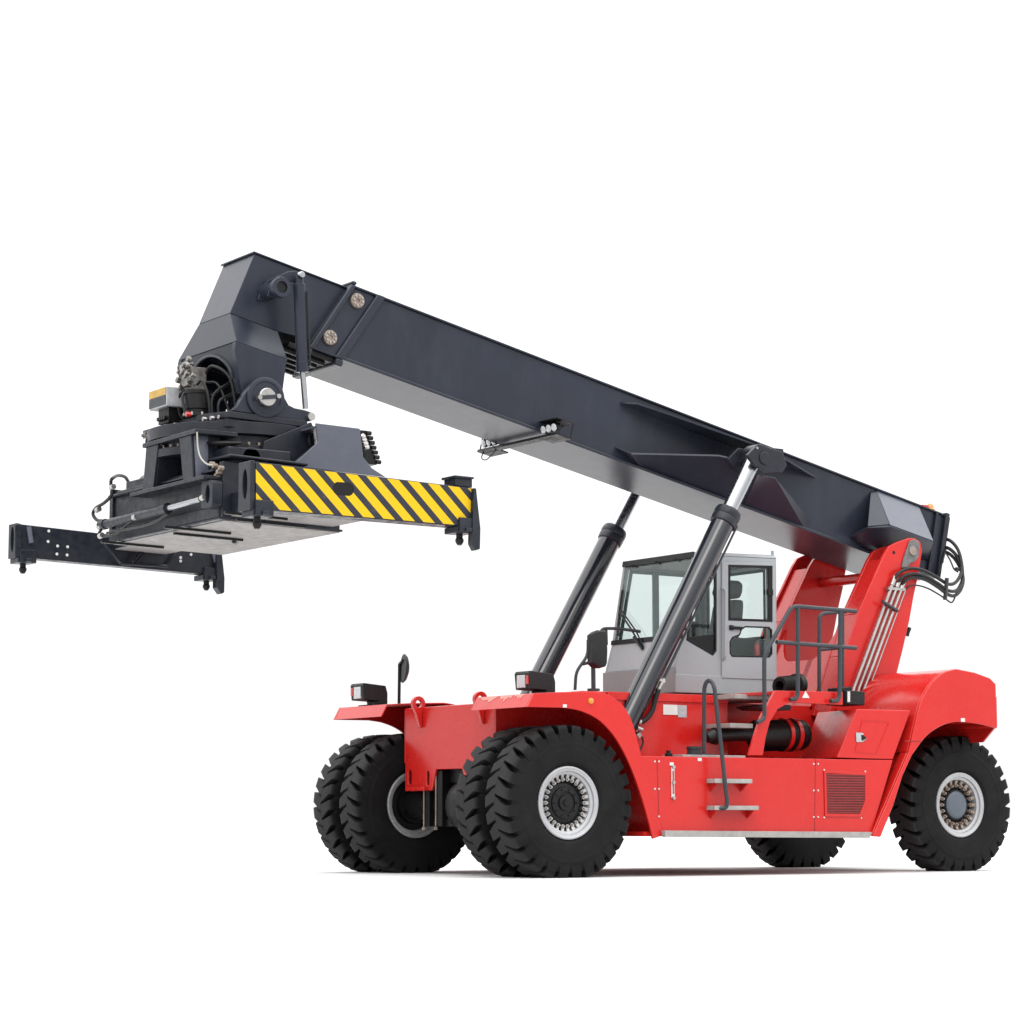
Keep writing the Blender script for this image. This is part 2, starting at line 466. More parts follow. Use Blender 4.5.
def place_wheel(x, y, face, front_axle, inner=False):
    w = bpy.data.objects.new('wheel', None); COL.objects.link(w)
    w.parent = ROOT
    w.location = Vector((x, y, HUB)) * S
    if face < 0: w.rotation_euler = (0, 0, PI)
    dup(tyre_me, w); dup(rim_me, w)
    if inner:
        dup(hub_inner, w); return w
    dup(disc_me, w); dup(hub_front if front_axle else hub_rear, w); dup(nuts_f if front_axle else nuts_r, w)
    if not front_axle: dup(hub_cap, w)
    return w


place_wheel(0, 2.09, 1, True)
place_wheel(0, 1.40, -1, True, True)
place_wheel(0, -1.51, 1, True, True)
place_wheel(0, -2.22, -1, True)
place_wheel(-6.945, 1.67, 1, False)
place_wheel(-6.945, -1.67, -1, False)

# ================================================================== axles
mb = MB()
mb.cyl((0, -2.15, HUB), (0, 2.1, HUB), 0.20, 28)
mb.lathe([(0.16, -0.34), (0.33, -0.26), (0.40, 0), (0.33, 0.26), (0.16, 0.34)], (0.02, 0.25, HUB - 0.02), (0, 1, 0), 32)
for y in (-0.62, -0.30, 0.30, 0.62):
    mb.box(-0.15, 0.26, y - 0.07, y + 0.07, 0.62, 1.35)
mb.box(-0.2, 0.2, -0.8, 0.8, 0.62, 0.72)
front_axle = mb.build('front_axle', 'black', ROOT, bevel=0.012)
for y in (-0.66, -0.36, 0.24, 0.36):
    mb = MB()
    mb.tube([(0.27, y, 0.575), (0.27, y, 0.61), (0.27, y, 0.612), (0.27, y, 1.30)], [0.026, 0.026, 0.011, 0.011], 8)
    mb.build('axle_bolt', 'rusty', front_axle)
mb = MB()
mb.cyl((-6.92, -1.7, HUB), (-6.92, 1.7, HUB), 0.15, 24)
mb.box(-7.15, -6.7, -0.8, 0.8, 0.75, 1.25)
mb.build('rear_axle', 'black', ROOT, bevel=0.02)

# ================================================================== chassis
B = 2.40
mb = MB()
# front cross member with two hanging legs and an open middle
cm_pts = [(-1.10, 2.19), (-1.10, 1.09), (-0.42, 1.09), (-0.32, 1.36), (0.32, 1.36), (0.42, 1.09), (1.10, 1.09), (1.10, 2.19)]
slot = lambda cy, cz, a, b: [(cy + a * math.cos(t), cz + b * math.sin(t) + (0.05 if math.sin(t) > 0 else -0.05)) for t in [2 * PI * i / 16 + 0.01 for i in range(16)]]
holes = [slot(-0.52, 1.25, 0.035, 0.05), slot(-0.98, 1.27, 0.045, 0.05), slot(0.52, 1.25, 0.035, 0.05), slot(0.98, 1.27, 0.045, 0.05)]
mb.plate(cm_pts, 'x', 0.26, 0.30, holes)
mb.plate([(-1.08, 2.17), (-1.08, 1.5), (1.08, 1.5), (1.08, 2.17)], 'x', -0.9, 0.258)
for s in (-1, 1):
    mb.box(-0.9, 0.258, s * 0.38 - 0.02, s * 0.38 + 0.02, 1.12, 1.5)
    mb.box(-0.9, 0.258, s * 1.07 - 0.02, s * 1.07 + 0.02, 1.10, 1.5)
    mb.box(0.2, 0.36, s * 0.76 - 0.24, s * 0.76 + 0.24, 1.085, 1.14)
chassis = mb.build('chassis', 'red', ROOT, bevel=0.012)
mb = MB()
mb.box(-7.0, -0.905, -1.06, 1.06, 0.95, 1.46)
mb.box(-3.3, -0.905, -1.30, 1.30, 1.463, 2.36)
mb.box(-7.1, -3.305, -0.62, 0.62, 1.463, 2.30)
mb.build('frame_beam', 'red', chassis, bevel=0.01)
mb = MB()
mb.box(-0.86, 0.14, -0.42, 0.42, 1.18, 1.38)
mb.build('drive_shaft_cover', 'black', chassis, bevel=0.02)


def lug(px, py, y):
    c = front(px, py, 0.36)
    yy = c.y
    outl = []
    for a in range(-30, 211, 20):
        outl.append((0.36 + 0.10 * math.cos(math.radians(a)), 2.235 + 0.10 * math.sin(math.radians(a))))
    outl = outl + [(0.10, 2.192), (-0.30, 2.192), (-0.30, 2.17), (0.20, 2.17), (0.305, 2.12), (0.305, 1.92), (0.34, 1.92), (0.40, 2.10)]
    m = MB()
    m.plate(outl, 'y', yy - 0.03, yy + 0.03, [circ(0.36, 2.235, 0.05, 14)])
    m.build('lifting_lug', 'red', chassis, bevel=0.006)


lug(418, 703, 0); lug(480, 699, 0)

# front fenders
F_TOP = [(527.5, 707), (534, 693.2), (560, 692), (590, 691), (606, 694), (616, 699.5), (625, 708), (633, 724), (641, 754), (664, 835)]
F_IN = [(653, 839), (649.4, 823.6), (643, 801), (634.6, 776), (624, 752), (612, 733), (597.7, 719), (581, 711), (565, 707.8)]
ft = sxz(F_TOP, B); fi = sxz(F_IN, B)


def smooth2(pts, k=4):
    return [(p.x, p.y) for p in spline([Vector((a, b, 0)) for a, b in pts], k)]


ft_s = ft[:3] + smooth2(ft[3:9], 4)[1:] + [ft[9]]
fi_s = [fi[0]] + smooth2(fi[1:], 4)
lamp_pos = []
for s in (1, -1):
    mb = MB()
    mb.plate(ft_s + fi_s, 'y', s * (B - 0.035), s * B)
    up = ft_s
    dn = inset(ft_s + fi_s, 0.02)[:len(ft_s)]
    mb.plate(up + dn[::-1], 'y', s * 1.11, s * (B - 0.036))
    mb.box(-1.05, 0.3, s * 1.11 - 0.01, s * 1.11 + 0.01, 1.46, 2.18)       # inner wheel-well wall
    fend = mb.build('front_fender', 'red', ROOT, bevel=0.006)
    # marker lamp and white reflector on the arch
    p = side(590.5, 701, B); r_ = side(564.5, 706, B)
    MB().lathe([(0.04, 0), (0.036, 0.02), (0.02, 0.03), (0.001, 0.032)], (p.x, s * B, p.z), (0, s, 0), 16).build('marker_lamp', 'amber', fend)
    MB().box(r_.x - 0.03, r_.x + 0.03, s * B if s > 0 else s * B - 0.012, s * B + 0.012 if s > 0 else s * B, r_.z - 0.02, r_.z + 0.02).build('reflector', 'white', fend, bevel=0.004)

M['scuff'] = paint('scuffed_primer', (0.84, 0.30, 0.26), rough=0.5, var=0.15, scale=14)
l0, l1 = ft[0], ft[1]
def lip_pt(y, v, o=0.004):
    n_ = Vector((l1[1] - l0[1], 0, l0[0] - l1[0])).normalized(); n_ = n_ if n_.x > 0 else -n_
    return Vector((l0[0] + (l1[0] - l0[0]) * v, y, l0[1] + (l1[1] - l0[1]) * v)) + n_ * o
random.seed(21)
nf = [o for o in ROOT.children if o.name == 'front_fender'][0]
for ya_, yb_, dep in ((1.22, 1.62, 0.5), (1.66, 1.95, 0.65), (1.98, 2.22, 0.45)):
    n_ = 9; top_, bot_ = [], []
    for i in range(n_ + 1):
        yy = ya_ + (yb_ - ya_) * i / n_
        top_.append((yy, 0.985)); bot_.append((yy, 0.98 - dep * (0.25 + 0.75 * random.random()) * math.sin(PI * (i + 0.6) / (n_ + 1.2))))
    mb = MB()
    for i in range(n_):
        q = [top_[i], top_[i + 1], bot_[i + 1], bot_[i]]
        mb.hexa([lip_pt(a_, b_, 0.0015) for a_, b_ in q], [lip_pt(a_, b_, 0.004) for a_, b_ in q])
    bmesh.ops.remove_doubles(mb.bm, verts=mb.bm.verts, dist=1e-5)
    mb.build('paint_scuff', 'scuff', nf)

# head lamps on the fenders
def head_lamp(cy, s, xb=0.30):
    """a black box lamp with red and white lens facing forward"""
    mb = MB(); z0 = 2.26
    mb.plate([(xb - 0.16, z0 + 0.17), (xb - 0.13, z0 + 0.27), (xb + 0.22, z0 + 0.30), (xb + 0.24, z0 + 0.27), (xb + 0.22, z0 + 0.07), (xb - 0.02, z0 + 0.06), (xb - 0.03, z0 + 0.01), (xb - 0.16, z0 + 0.01)], 'y', cy - 0.17, cy + 0.17)
    mb.box(xb - 0.18, xb + 0.10, cy - 0.20, cy + 0.20, z0 - 0.01, z0 + 0.012)
    o = mb.build('head_lamp', 'plastic', ROOT, bevel=0.012)
    MB().box(xb + 0.215, xb + 0.243, cy - s * 0.02 - 0.09, cy - s * 0.02 + 0.09, z0 + 0.09, z0 + 0.25).build('lamp_lens', 'lens', o, bevel=0.006)
    MB().box(xb + 0.215, xb + 0.245, cy + s * 0.12 - 0.028, cy + s * 0.12 + 0.028, z0 + 0.13, z0 + 0.24).build('turn_signal', 'redlens', o, bevel=0.005)


head_lamp(-2.0, -1)
head_lamp(1.62, 1, 0.0)

# convex mirror on the far fender
mb = MB()
b = front(399, 706, 0.0); t = front(399.5, 664, 0.0)
mb.tube([b, t], 0.022, 8)
c = t + Vector((0, 0.06, 0.02))
mb.cyl(t, t + Vector((0.03, 0.14, 0.04)), 0.02, 8)
mir = mb.build('wing_mirror', 'black', ROOT)
mb = MB()
ax = Vector((0.95, -0.30, 0.05)).normalized()
c0 = front(404.5, 668.5, 0.0)
mb.lathe([(0.001, -0.05), (0.10, -0.045), (0.17, -0.02), (0.20, 0.012), (0.195, 0.022), (0.001, 0.03)], c0, ax, 32)
mb.build('mirror_head', 'plastic', mir)

# ================================================================== side bodies, decks, sills
def side_body(s):
    near = s > 0
    mb = MB()
    p = sxz([(641, 756), (664, 835), (870, 837), (893, 760)], B)
    mb.plate(p, 'y', s * (B - 0.06), s * B)
    o = mb.build('side_panel', 'red', ROOT, bevel=0.008)
    mb = MB()
    # deck behind the panel top, floor and back walls
    mb.box(-5.22, -1.05, min(s * 1.07, s * (B - 0.062)), max(s * 1.07, s * (B - 0.062)), 1.43, 1.495)
    mb.box(-4.95, -1.15, min(s * 1.07, s * (B - 0.1)), max(s * 1.07, s * (B - 0.1)), 0.50, 0.56)
    mb.build('deck', 'red', o, bevel=0.006)
    mb = MB()
    q = sxz([(664, 830.5), (664.5, 837), (869, 838), (871, 832)], B + 0.06)
    mb.plate(q, 'y', s * (B - 0.05) + s * 0.052, s * (B + 0.08))
    mb.build('sill_tread', 'tread', o, bevel=0.006)
    return o


near_body = side_body(1)
far_body = side_body(-1)

# seams, bolts and fittings of the near panel
def seam(a, b_, y, w=0.006):
    pa, pb = side(*a, y), side(*b_, y)
    d = (pb - pa).normalized(); n = Vector((-d.z, 0, d.x)) * w
    mb_ = MB()
    mb_.hexa([pa - n + Vector((0, -0.004, 0)), pa + n + Vector((0, -0.004, 0)), pb + n + Vector((0, -0.004, 0)), pb - n + Vector((0, -0.004, 0))],
             [pa - n + Vector((0, 0.003, 0)), pa + n + Vector((0, 0.003, 0)), pb + n + Vector((0, 0.003, 0)), pb - n + Vector((0, 0.003, 0))])
    return mb_


M['seam'] = paint('panel_gap', (0.26, 0.010, 0.010), rough=0.7, var=0.05)
seam((657, 759), (659, 818), B, 0.004).build('panel_seam', 'seam', near_body)
seam((815.5, 759), (814.5, 831), B, 0.005).build('panel_seam', 'seam', near_body)
for px, py in ((654.7, 761.5), (658.8, 761.5), (654.7, 789), (658.8, 789), (658.8, 816.5), (813.5, 764), (818, 764), (813.5, 790.5), (818, 790.5), (813.5, 817), (818, 817), (824, 770), (865, 771.5), (824, 817.5), (861, 818)):
    p = side(px, py, B)
    MB().lathe([(0.012, 0), (0.012, 0.008), (0.006, 0.012)], p, (0, 1, 0), 8).build('bolt', 'white', near_body)
# grab strip and small white tags
p, q = side(672.5, 767, B), side(672.5, 798, B)
MB().box(p.x - 0.025, p.x + 0.025, B + 0.001, B + 0.012, q.z, p.z).build('sight_gauge', 'white', near_body, bevel=0.004)
MB().box(p.x - 0.010, p.x + 0.010, B + 0.012, B + 0.02, q.z + 0.05, p.z - 0.05).build('gauge_tube', 'redlens', near_body)
for zc in (p.z, (p.z + q.z) / 2, q.z):
    MB().cyl((p.x, B + 0.005, zc), (p.x, B + 0.035, zc), 0.022, 10).build('gauge_fitting', 'steel', near_body)
for px, py in ((671.5, 764), (699.5, 759.5)):
    p = side(px, py, B)
    MB().box(p.x - 0.03, p.x + 0.03, B + 0.001, B + 0.006, p.z - 0.02, p.z + 0.02).build('small_label', 'white', near_body)

# louvred grille
mb = MB()
gp = sxz([(823.5, 770.5), (866.5, 772.5), (866.5, 801), (860.5, 817), (824.5, 816.5)], B)
gi = inset(gp, 0.035)
mb.plate(gp, 'y', B + 0.002, B + 0.016, [gi])
gr = mb.build('louvre_grille', 'red', near_body, bevel=0.004)
M['grille_back'] = paint('dark_red_mesh', (0.10, 0.008, 0.009), rough=0.7, var=0.2)
MB().plate(gi, 'y', B + 0.001, B + 0.004).build('grille_mesh', 'grille_back', gr)
M['slatred'] = paint('dusty_red_slat', (0.40, 0.03, 0.03), rough=0.6, var=0.15)
mb = MB()
zs = [v[1] for v in gi]; z0, z1 = min(zs), max(zs); n = 16
xl = max(v[0] for v in gi); xr0 = min(v[0] for v in gi)
for k in range(n):
    z = z0 + (k + 0.5) * (z1 - z0) / n
    zc = gi[2][1]
    xr = xr0 if z > zc else xr0 + (zc - z) / (zc - z0) * (gi[3][0] - xr0)
    mb.hexa([(xl, B + 0.004, z - 0.012), (xr, B + 0.004, z - 0.012), (xr, B + 0.004, z - 0.006), (xl, B + 0.004, z - 0.006)],
            [(xl, B + 0.015, z + 0.000), (xr, B + 0.015, z + 0.000), (xr, B + 0.015, z + 0.006), (xl, B + 0.015, z + 0.006)])
mb.build('grille_slats', 'slatred', gr)

# access steps on the panel
for (xa, xb, py, yo) in ((710, 752.5, 781, B + 0.18), (710, 759, 808, B + 0.18)):
    a_, b2 = side(xa, py - 2.4, yo), side(xb, py - 2.4, yo)
    mb = MB()
    mb.box(b2.x, a_.x - 0.08, B + 0.002, yo, a_.z - 0.055, a_.z)
    st = mb.build('access_step', 'tread', near_body, bevel=0.006)
    for xx in (a_.x - 0.14, b2.x + 0.05):
        MB().plate([(B + 0.002, a_.z - 0.057), (B + 0.15, a_.z - 0.057), (B + 0.002, a_.z - 0.16)], 'x', xx - 0.012, xx + 0.012).build('step_bracket', 'red', st)

# recessed wall details: ridge, labels
W = 1.303
for (x0, x1, y0, y1, mt) in ((663, 677.5, 704.5, 715, 'white'), (677.8, 686.5, 705, 717.5, 'greylab')):
    a_, b2 = side(x0, y0, W), side(x1, y1, W)
    MB().box(b2.x, a_.x, W, W + 0.006, b2.z, a_.z).build('warning_label', mt, chassis)
a_, b2 = side(640, 703, W), side(740, 706, W)
mb = MB(); mb.box(-3.29, -1.3, 1.302, 1.325, 2.255, 2.36); mb.build('frame_flange', 'red', chassis, bevel=0.006)
# small fittings on the deck edge
p = side(694, 752, 2.0)
MB().lathe([(0.11, 0), (0.11, 0.05), (0.09, 0.06), (0.09, 0.11), (0.10, 0.12), (0.10, 0.15), (0.001, 0.155)], (p.x, 2.0, 1.495), (0, 0, 1), 20).build('filler_cap', 'rail', near_body)
p = side(668.5, 753, 2.1)
MB().lathe([(0.05, 0), (0.05, 0.05), (0.03, 0.06), (0.03, 0.09), (0.001, 0.092)], (p.x, 2.1, 1.495), (0, 0, 1), 14).build('breather_cap', 'black', near_body)
a_, b2 = side(681, 753, 2.3), side(744, 756, 2.3)
MB().box(b2.x, a_.x, 1.9, 2.33, 1.496, 1.53).build('deck_tread', 'tread', near_body, bevel=0.005)

# platform steps leading to the cab
mb = MB()
a_, b2 = side(708.5, 722.5, 1.9), side(753, 727, 1.9)
mb.box(b2.x, a_.x - 0.36, 1.35, 1.9, a_.z - 0.06, a_.z)
mb.build('access_step', 'tread', ROOT, bevel=0.006)
mb = MB()
a_, b2 = side(723.5, 693.5, 1.75), side(776, 700, 1.75)
mb.box(b2.x - 0.5, a_.x - 0.2, 0.83, 1.75, a_.z - 0.06, a_.z)
plat = mb.build('cab_platform', 'tread', ROOT, bevel=0.006)
MB().plate([(b2.x - 0.3, a_.z - 0.19), (a_.x - 0.75, a_.z - 0.19), (a_.x - 0.62, a_.z - 0.15), (a_.x - 0.75, a_.z - 0.12), (b2.x - 0.3, a_.z - 0.12)], 'y', 1.2, 1.7).build('platform_step', 'rail', plat, bevel=0.006)

# arch bracket carrying the platform edge (red)
AY = 2.34
mb = MB()
ab = sxz([(749, 755.5), (755, 735), (761, 717), (775.5, 690.5), (843, 692), (843, 705), (790, 702.5), (778, 709), (770, 722), (766, 737), (763, 755.5)], AY)
mb.plate(ab, 'y', AY - 0.05, AY)
top = sxz([(775.5, 690.5), (843, 692)], AY)
mb.box(top[1][0], top[0][0], 1.2, AY - 0.052, top[1][1] - 0.06, top[0][1] - 0.004)
arch = mb.build('platform_bracket', 'red', ROOT, bevel=0.008)
tri = sxz([(802, 697.8), (809.5, 698), (805.5, 690.8)], AY + 0.003)
MB().plate(tri, 'y', AY + 0.001, AY + 0.005).build('warning_label', 'white', arch)

# black box beside the tower
mb = MB()
bx = sxz([(846.5, 690), (865, 691.5), (865, 705.5), (846.5, 704)], 2.2)
mb.plate(bx, 'y', 1.75, 2.2)
bx2 = sxz([(842, 687.5), (852, 686.5), (852, 690), (842, 692)], 2.1)
mb.plate(bx2, 'y', 1.8, 2.1)
bat = mb.build('battery_box', 'plastic', ROOT, bevel=0.012)
l = sxz([(847.5, 691.5), (850, 691.5), (850, 702), (847.5, 702)], 2.203)
MB().plate(l, 'y', 2.201, 2.206).build('warning_label', 'white', bat)

# air hose and filter canister
ya = 1.62
pa, pb = side(713, 736, ya), side(756, 735, ya)
mb = MB()
mb.tube(spline([pa + Vector((0.02, -0.02, -0.02)), pa, pa.lerp(pb, 0.5) + Vector((0, 0, 0.015)), pb, pb + Vector((-0.35, 0, 0.0))], 6), [0.085] + [0.09] * 23 + [0.09], 20)
mb.lathe([(0.10, -0.03), (0.112, -0.03), (0.112, 0.03), (0.10, 0.03)], pa + Vector((-0.03, 0, 0)), (1, 0, 0.05), 20)
mb.build('intake_hose', 'hose', ROOT)
pa, pb = side(770, 736, ya), side(800, 735, ya)
mb = MB()
mb.cyl(pa + Vector((0.25, 0, 0)), pb, 0.21, 36)
mb.lathe([(0.21, 0), (0.19, 0.05), (0.05, 0.07), (0.001, 0.075)], pb, (-1, 0, 0), 36)
can = mb.build('air_filter', 'black', ROOT, bevel=0.006)
for px in (783, 792):
    pc = side(px, 735, ya)
    MB().lathe([(0.212, -0.03), (0.228, -0.03), (0.228, 0.03), (0.212, 0.03)], pc, (1, 0, 0), 36, closed=True).build('clamp_band', 'red', can)
MB().box(pa.x - 0.45, pa.x + 0.1, ya - 0.2, ya + 0.2, 1.497, 1.53).build('filter_bracket', 'black', can)
mb = MB()
for k in range(7):
    pc = side(780 + k * 1.9, 686 - 0.2 * k, 1.55)
    mb.lathe([(0.07, -0.012), (0.12, -0.012), (0.13, 0), (0.12, 0.012), (0.07, 0.012)], pc, (1, 0.25, 0), 28, closed=True)
pc = side(797, 685, 1.55)
mb.lathe([(0.10, -0.06), (0.15, -0.05), (0.155, 0.04), (0.10, 0.06), (0.001, 0.06)], pc, (-1, -0.2, 0), 28)
mb.build('exhaust_bellows', 'black', ROOT)

# ================================================================== rear body
mb = MB()
outer = [side(857, 709, B), side(911, 710.3, B), side(893, 759.3, B), side(837, 757.7, B)]
inn = [side(817.5, 712, 1.55), side(911, 710.3, 1.55), side(893, 759.3, 1.55), side(800, 757, 1.55)]
zt, zb = outer[0].z, outer[3].z
inn = [Vector((outer[0].x + 0.25, 1.25, zt)), Vector((outer[1].x, 1.25, outer[1].z)), Vector((outer[2].x, 1.25, outer[2].z)), Vector((outer[3].x + 0.25, 1.25, zb))]
pi0 = side(817.5, 712, 1.25); pi3 = side(800, 757.5, 1.25)
inn[0].x, inn[3].x = pi0.x, pi3.x
for s in (1, -1):
    sg = lambda v: Vector((v.x, s * v.y, v.z))
    mb = MB()
    mb.hexa([sg(v) for v in outer], [sg(v) for v in inn])
    eb = mb.build('engine_cover', 'red', ROOT, bevel=0.012)
    if s > 0:
        # access hatch outline, latch label
        hp = sxz([(862, 720), (889, 722), (876, 754), (854.5, 752)], B)
        MB().plate(hp, 'y', B + 0.001, B + 0.006, [inset(hp, 0.006)]).build('hatch', 'red', eb)
        lp = sxz([(855.5, 732.5), (862.5, 733), (863.5, 736.5), (866.5, 738.5), (862, 742), (856, 742)], B)
        MB().plate(lp, 'y', B + 0.0065, B + 0.012).build('warning_label', 'greylab', eb)
        lp = sxz([(860.5, 735), (862.8, 735), (866, 738.5), (861, 741)], B)
        MB().plate(lp, 'y', B + 0.0125, B + 0.015).build('latch', 'black', eb)

# rear fender / counterweight hood
RY = 2.47
R_TOP = [(873, 836.5), (909, 752), (914, 730), (920, 705), (927, 690), (935, 679.5), (945, 672), (956.6, 668.8), (975, 672.5), (990, 678), (996, 684), (997.5, 728.6)]
R_IN = [(979, 724), (962, 722), (950, 723), (937, 728.5), (925, 738), (912, 755.6), (902.7, 776), (893.7, 805), (881, 837)]
rt = sxz(R_TOP, RY); ri = sxz(R_IN, RY)
rt_s = rt[:2] + smooth2(rt[1:8], 3)[1:] + rt[8:]
ri_s = smooth2(ri[:6], 3)[:-1] + ri[5:]
M['redtop'] = M['red']
for s in (1, -1):
    mb = MB()
    mb.plate(rt_s + ri_s, 'y', s * (RY - 0.04), s * RY)
    # front bevel strip and hood skin
    up = rt_s
    dn = inset(rt_s + ri_s, 0.03)[:len(rt_s)]
    mb.plate(up[1:] + dn[1:][::-1], 'y', s * 1.06, s * (RY - 0.041))
    mb.plate([up[0], up[1], dn[1], dn[0]], 'y', s * (B - 0.12), s * (RY - 0.041))
    hx = [v[0] for v in rt]
    rf = mb.build('rear_fender', 'red', ROOT, bevel=0.014)
    if s > 0:
        seam((905, 741), (921.5, 741.5), RY, 0.006).build('panel_seam', 'seam', rf)
        p = side(962.5, 720, RY)
        MB().box(p.x - 0.035, p.x + 0.035, RY, RY + 0.012, p.z - 0.025, p.z + 0.025).build('reflector', 'white', rf)
    mb = MB()
    arc_o = inset(rt_s + ri_s, 0.012)[len(rt_s):]; arc_i = inset(rt_s + ri_s, 0.032)[len(rt_s):]
    mb.plate(arc_o + arc_i[::-1], 'y', s * 1.10, s * (RY - 0.042))
    mb.plate([(-5.75, 0.9), (-5.4, 2.25), (-6.4, 2.6), (-7.1, 2.5), (-7.15, 1.9), (-7.0, 1.2)], 'y', s * 1.07, s * 1.09)
    mb.plate([(s * 1.10, 2.62), (s * 1.10, 1.78), (s * 2.15, 1.78), (s * 2.42, 2.0), (s * 2.42, 2.4)], 'x', -7.16, -7.13)
    mb.build('fender_liner', 'red', rf)
mb = MB()
cw = [(-6.0, 1.2), (-6.0, 2.30), (-6.3, 2.62), (-6.6, 2.72), (-7.05, 2.6), (-7.16, 2.5), (-7.16, 1.25)]
mb.plate(cw, 'y', -1.05, 1.05)
mb.build('counterweight', 'red', ROOT, bevel=0.03)

# ================================================================== towers
T_OUT = [(834, 689), (844.4, 652.5), (858.4, 610), (883, 555), (888, 546.5), (897, 542), (908.8, 538), (914, 538.3), (919.5, 542), (921.3, 551), (917, 578), (913, 596), (908.8, 620), (902, 650), (896, 673.6), (888, 706), (850, 712), (828, 712)]
to = sxz(T_OUT, 1.02)
to = [(x, z) for x, z in to]
PIV = (to[7][0] + 0.02, to[8][1] - 0.17)
tower_parts = []
for s in (1, -1):
    mb = MB()
    mb.plate(to, 'y', s * 0.98, s * 1.04)
    mb.plate([(x - 0.02, z - 0.04) for x, z in to], 'y', s * 0.62, s * 0.68)
    # front web, set just behind the plate edges, from ear foot to deck
    web = [to[3], to[2], to[1], to[0], to[-1]]
    for i in range(len(web) - 1):
        (x0, z0), (x1, z1) = web[i], web[i + 1]
        mb.hexa([(x0 - 0.02, s * 0.68, z0 - 0.05), (x0 - 0.02, s * 0.98, z0 - 0.05), (x0 - 0.06, s * 0.98, z0 - 0.05), (x0 - 0.06, s * 0.68, z0 - 0.05)],
                [(x1 - 0.02, s * 0.68, z1 - 0.05), (x1 - 0.02, s * 0.98, z1 - 0.05), (x1 - 0.06, s * 0.98, z1 - 0.05), (x1 - 0.06, s * 0.68, z1 - 0.05)])
    bk = [to[10], to[11], to[12], to[13], to[14]]
    for i in range(len(bk) - 1):
        (x0, z0), (x1, z1) = bk[i], bk[i + 1]
        mb.hexa([(x0 + 0.03, s * 0.68, z0), (x0 + 0.03, s * 0.98, z0), (x0 + 0.07, s * 0.98, z0), (x0 + 0.07, s * 0.68, z0)],
                [(x1 + 0.03, s * 0.68, z1), (x1 + 0.03, s * 0.98, z1), (x1 + 0.07, s * 0.98, z1), (x1 + 0.07, s * 0.68, z1)])
    tw = mb.build('boom_tower', 'red', ROOT, bevel=0.012)
    tower_parts.append(tw)
    # worn grey pin keeper pad
    kp = sxz([(909, 541), (913, 539.5), (917.5, 541), (919, 546), (918, 557), (914, 562), (910, 563), (907, 567.5), (901, 568), (903, 558)], 1.045)
    MB().plate(kp, 'y', s * 1.042, s * 1.065).build('pin_keeper', 'grey_ear', tw, bevel=0.008)
    p = side(911.5, 551, 1.045)
    MB().cyl((p.x, s * 1.05, p.z), (p.x, s * 1.085, p.z), 0.07, 20).build('pivot_pin', 'rusty', tw, bevel=0.006)
    p = side(894, 552.5, 1.045)
    MB().cyl((p.x, s * 1.03, p.z), (p.x, s * 1.043, p.z), 0.025, 12).build('lifting_hole', 'black', tw)
TN = tower_parts[0]
# curved gusset between the towers
mb = MB()
gw = []
for a in range(0, 91, 10):
    gw.append(a)
xw = lambda z: to[0][0] + (z - to[0][1]) * (to[3][0] - to[0][0]) / (to[3][1] - to[0][1])
def webz(y):                                       # free upper edge of the cross web
    t = min(1, abs(y) / 0.66)
    return 2.98 + 0.62 * max(0.0, (t - 0.35) / 0.65) ** 2.2
ys = [-0.62 + 1.24 * i / 16 for i in range(17)]
lo, hi = [], []
for y0, y1 in zip(ys, ys[1:]):
    z0, z1 = webz(y0), webz(y1); zb_ = 2.25
    mb.hexa([(xw(zb_) - 0.02, y0, zb_), (xw(zb_) - 0.02, y1, zb_), (xw(z1) - 0.02, y1, z1), (xw(z0) - 0.02, y0, z0)],
            [(xw(zb_) - 0.06, y0, zb_), (xw(zb_) - 0.06, y1, zb_), (xw(z1) - 0.06, y1, z1), (xw(z0) - 0.06, y0, z0)])
bmesh.ops.remove_doubles(mb.bm, verts=mb.bm.verts, dist=1e-5)
mb.build('cross_web', 'red', ROOT)
mb = MB()
mb.cyl((-6.62, -0.66, 4.20), (-6.62, 0.66, 4.20), 0.075, 24)
mb.build('cross_tube', 'red', ROOT)
# hydraulic pipes up the outside of the near tower
TY = 1.10
pipes = [((854, 688), (892.5, 584)), ((859, 688), (897, 586)), ((864, 689), (901.5, 588)), ((868.5, 690), (905, 591))]
for i, (a_, b2) in enumerate(pipes):
    r = 0.022 if i < 3 else 0.010
    mb = MB()
    pa, pb = side(*a_, TY), side(*b2, TY)
    mb.tube([pa + Vector((0.05, 0, -0.15)), pa, pb], r, 8)
    po = mb.build('hydraulic_pipe', 'steel', TN)
    if i < 3:
        d = (pb - pa).normalized()
        MB().cyl(pb - d * 0.02, pb + d * 0.12, 0.032, 10).build('pipe_fitting', 'steel', TN)
mb = MB()
pa, pb = side(882.5, 601.5, TY + 0.035), side(897.5, 611, TY + 0.035)
mb.tube([pa, pb], 0.026, 8)
mb.build('pipe_clamp', 'rail', TN)
mb = MB()
pa, pb = side(889, 585.5, TY + 0.03), side(906, 592, TY + 0.03)
mb.box(min(pa.x, pb.x), max(pa.x, pb.x), TY - 0.05, TY + 0.02, (pa.z + pb.z) / 2 - 0.02, (pa.z + pb.z) / 2 + 0.02)
mb.build('pipe_clamp', 'steel', TN)
mb = MB()
mb.tube([side(909.5, 628, 0.85), side(907.5, 633, 0.85), side(907, 636, 0.85)], 0.03, 8)
mb.build('pipe_fitting', 'black', TN)
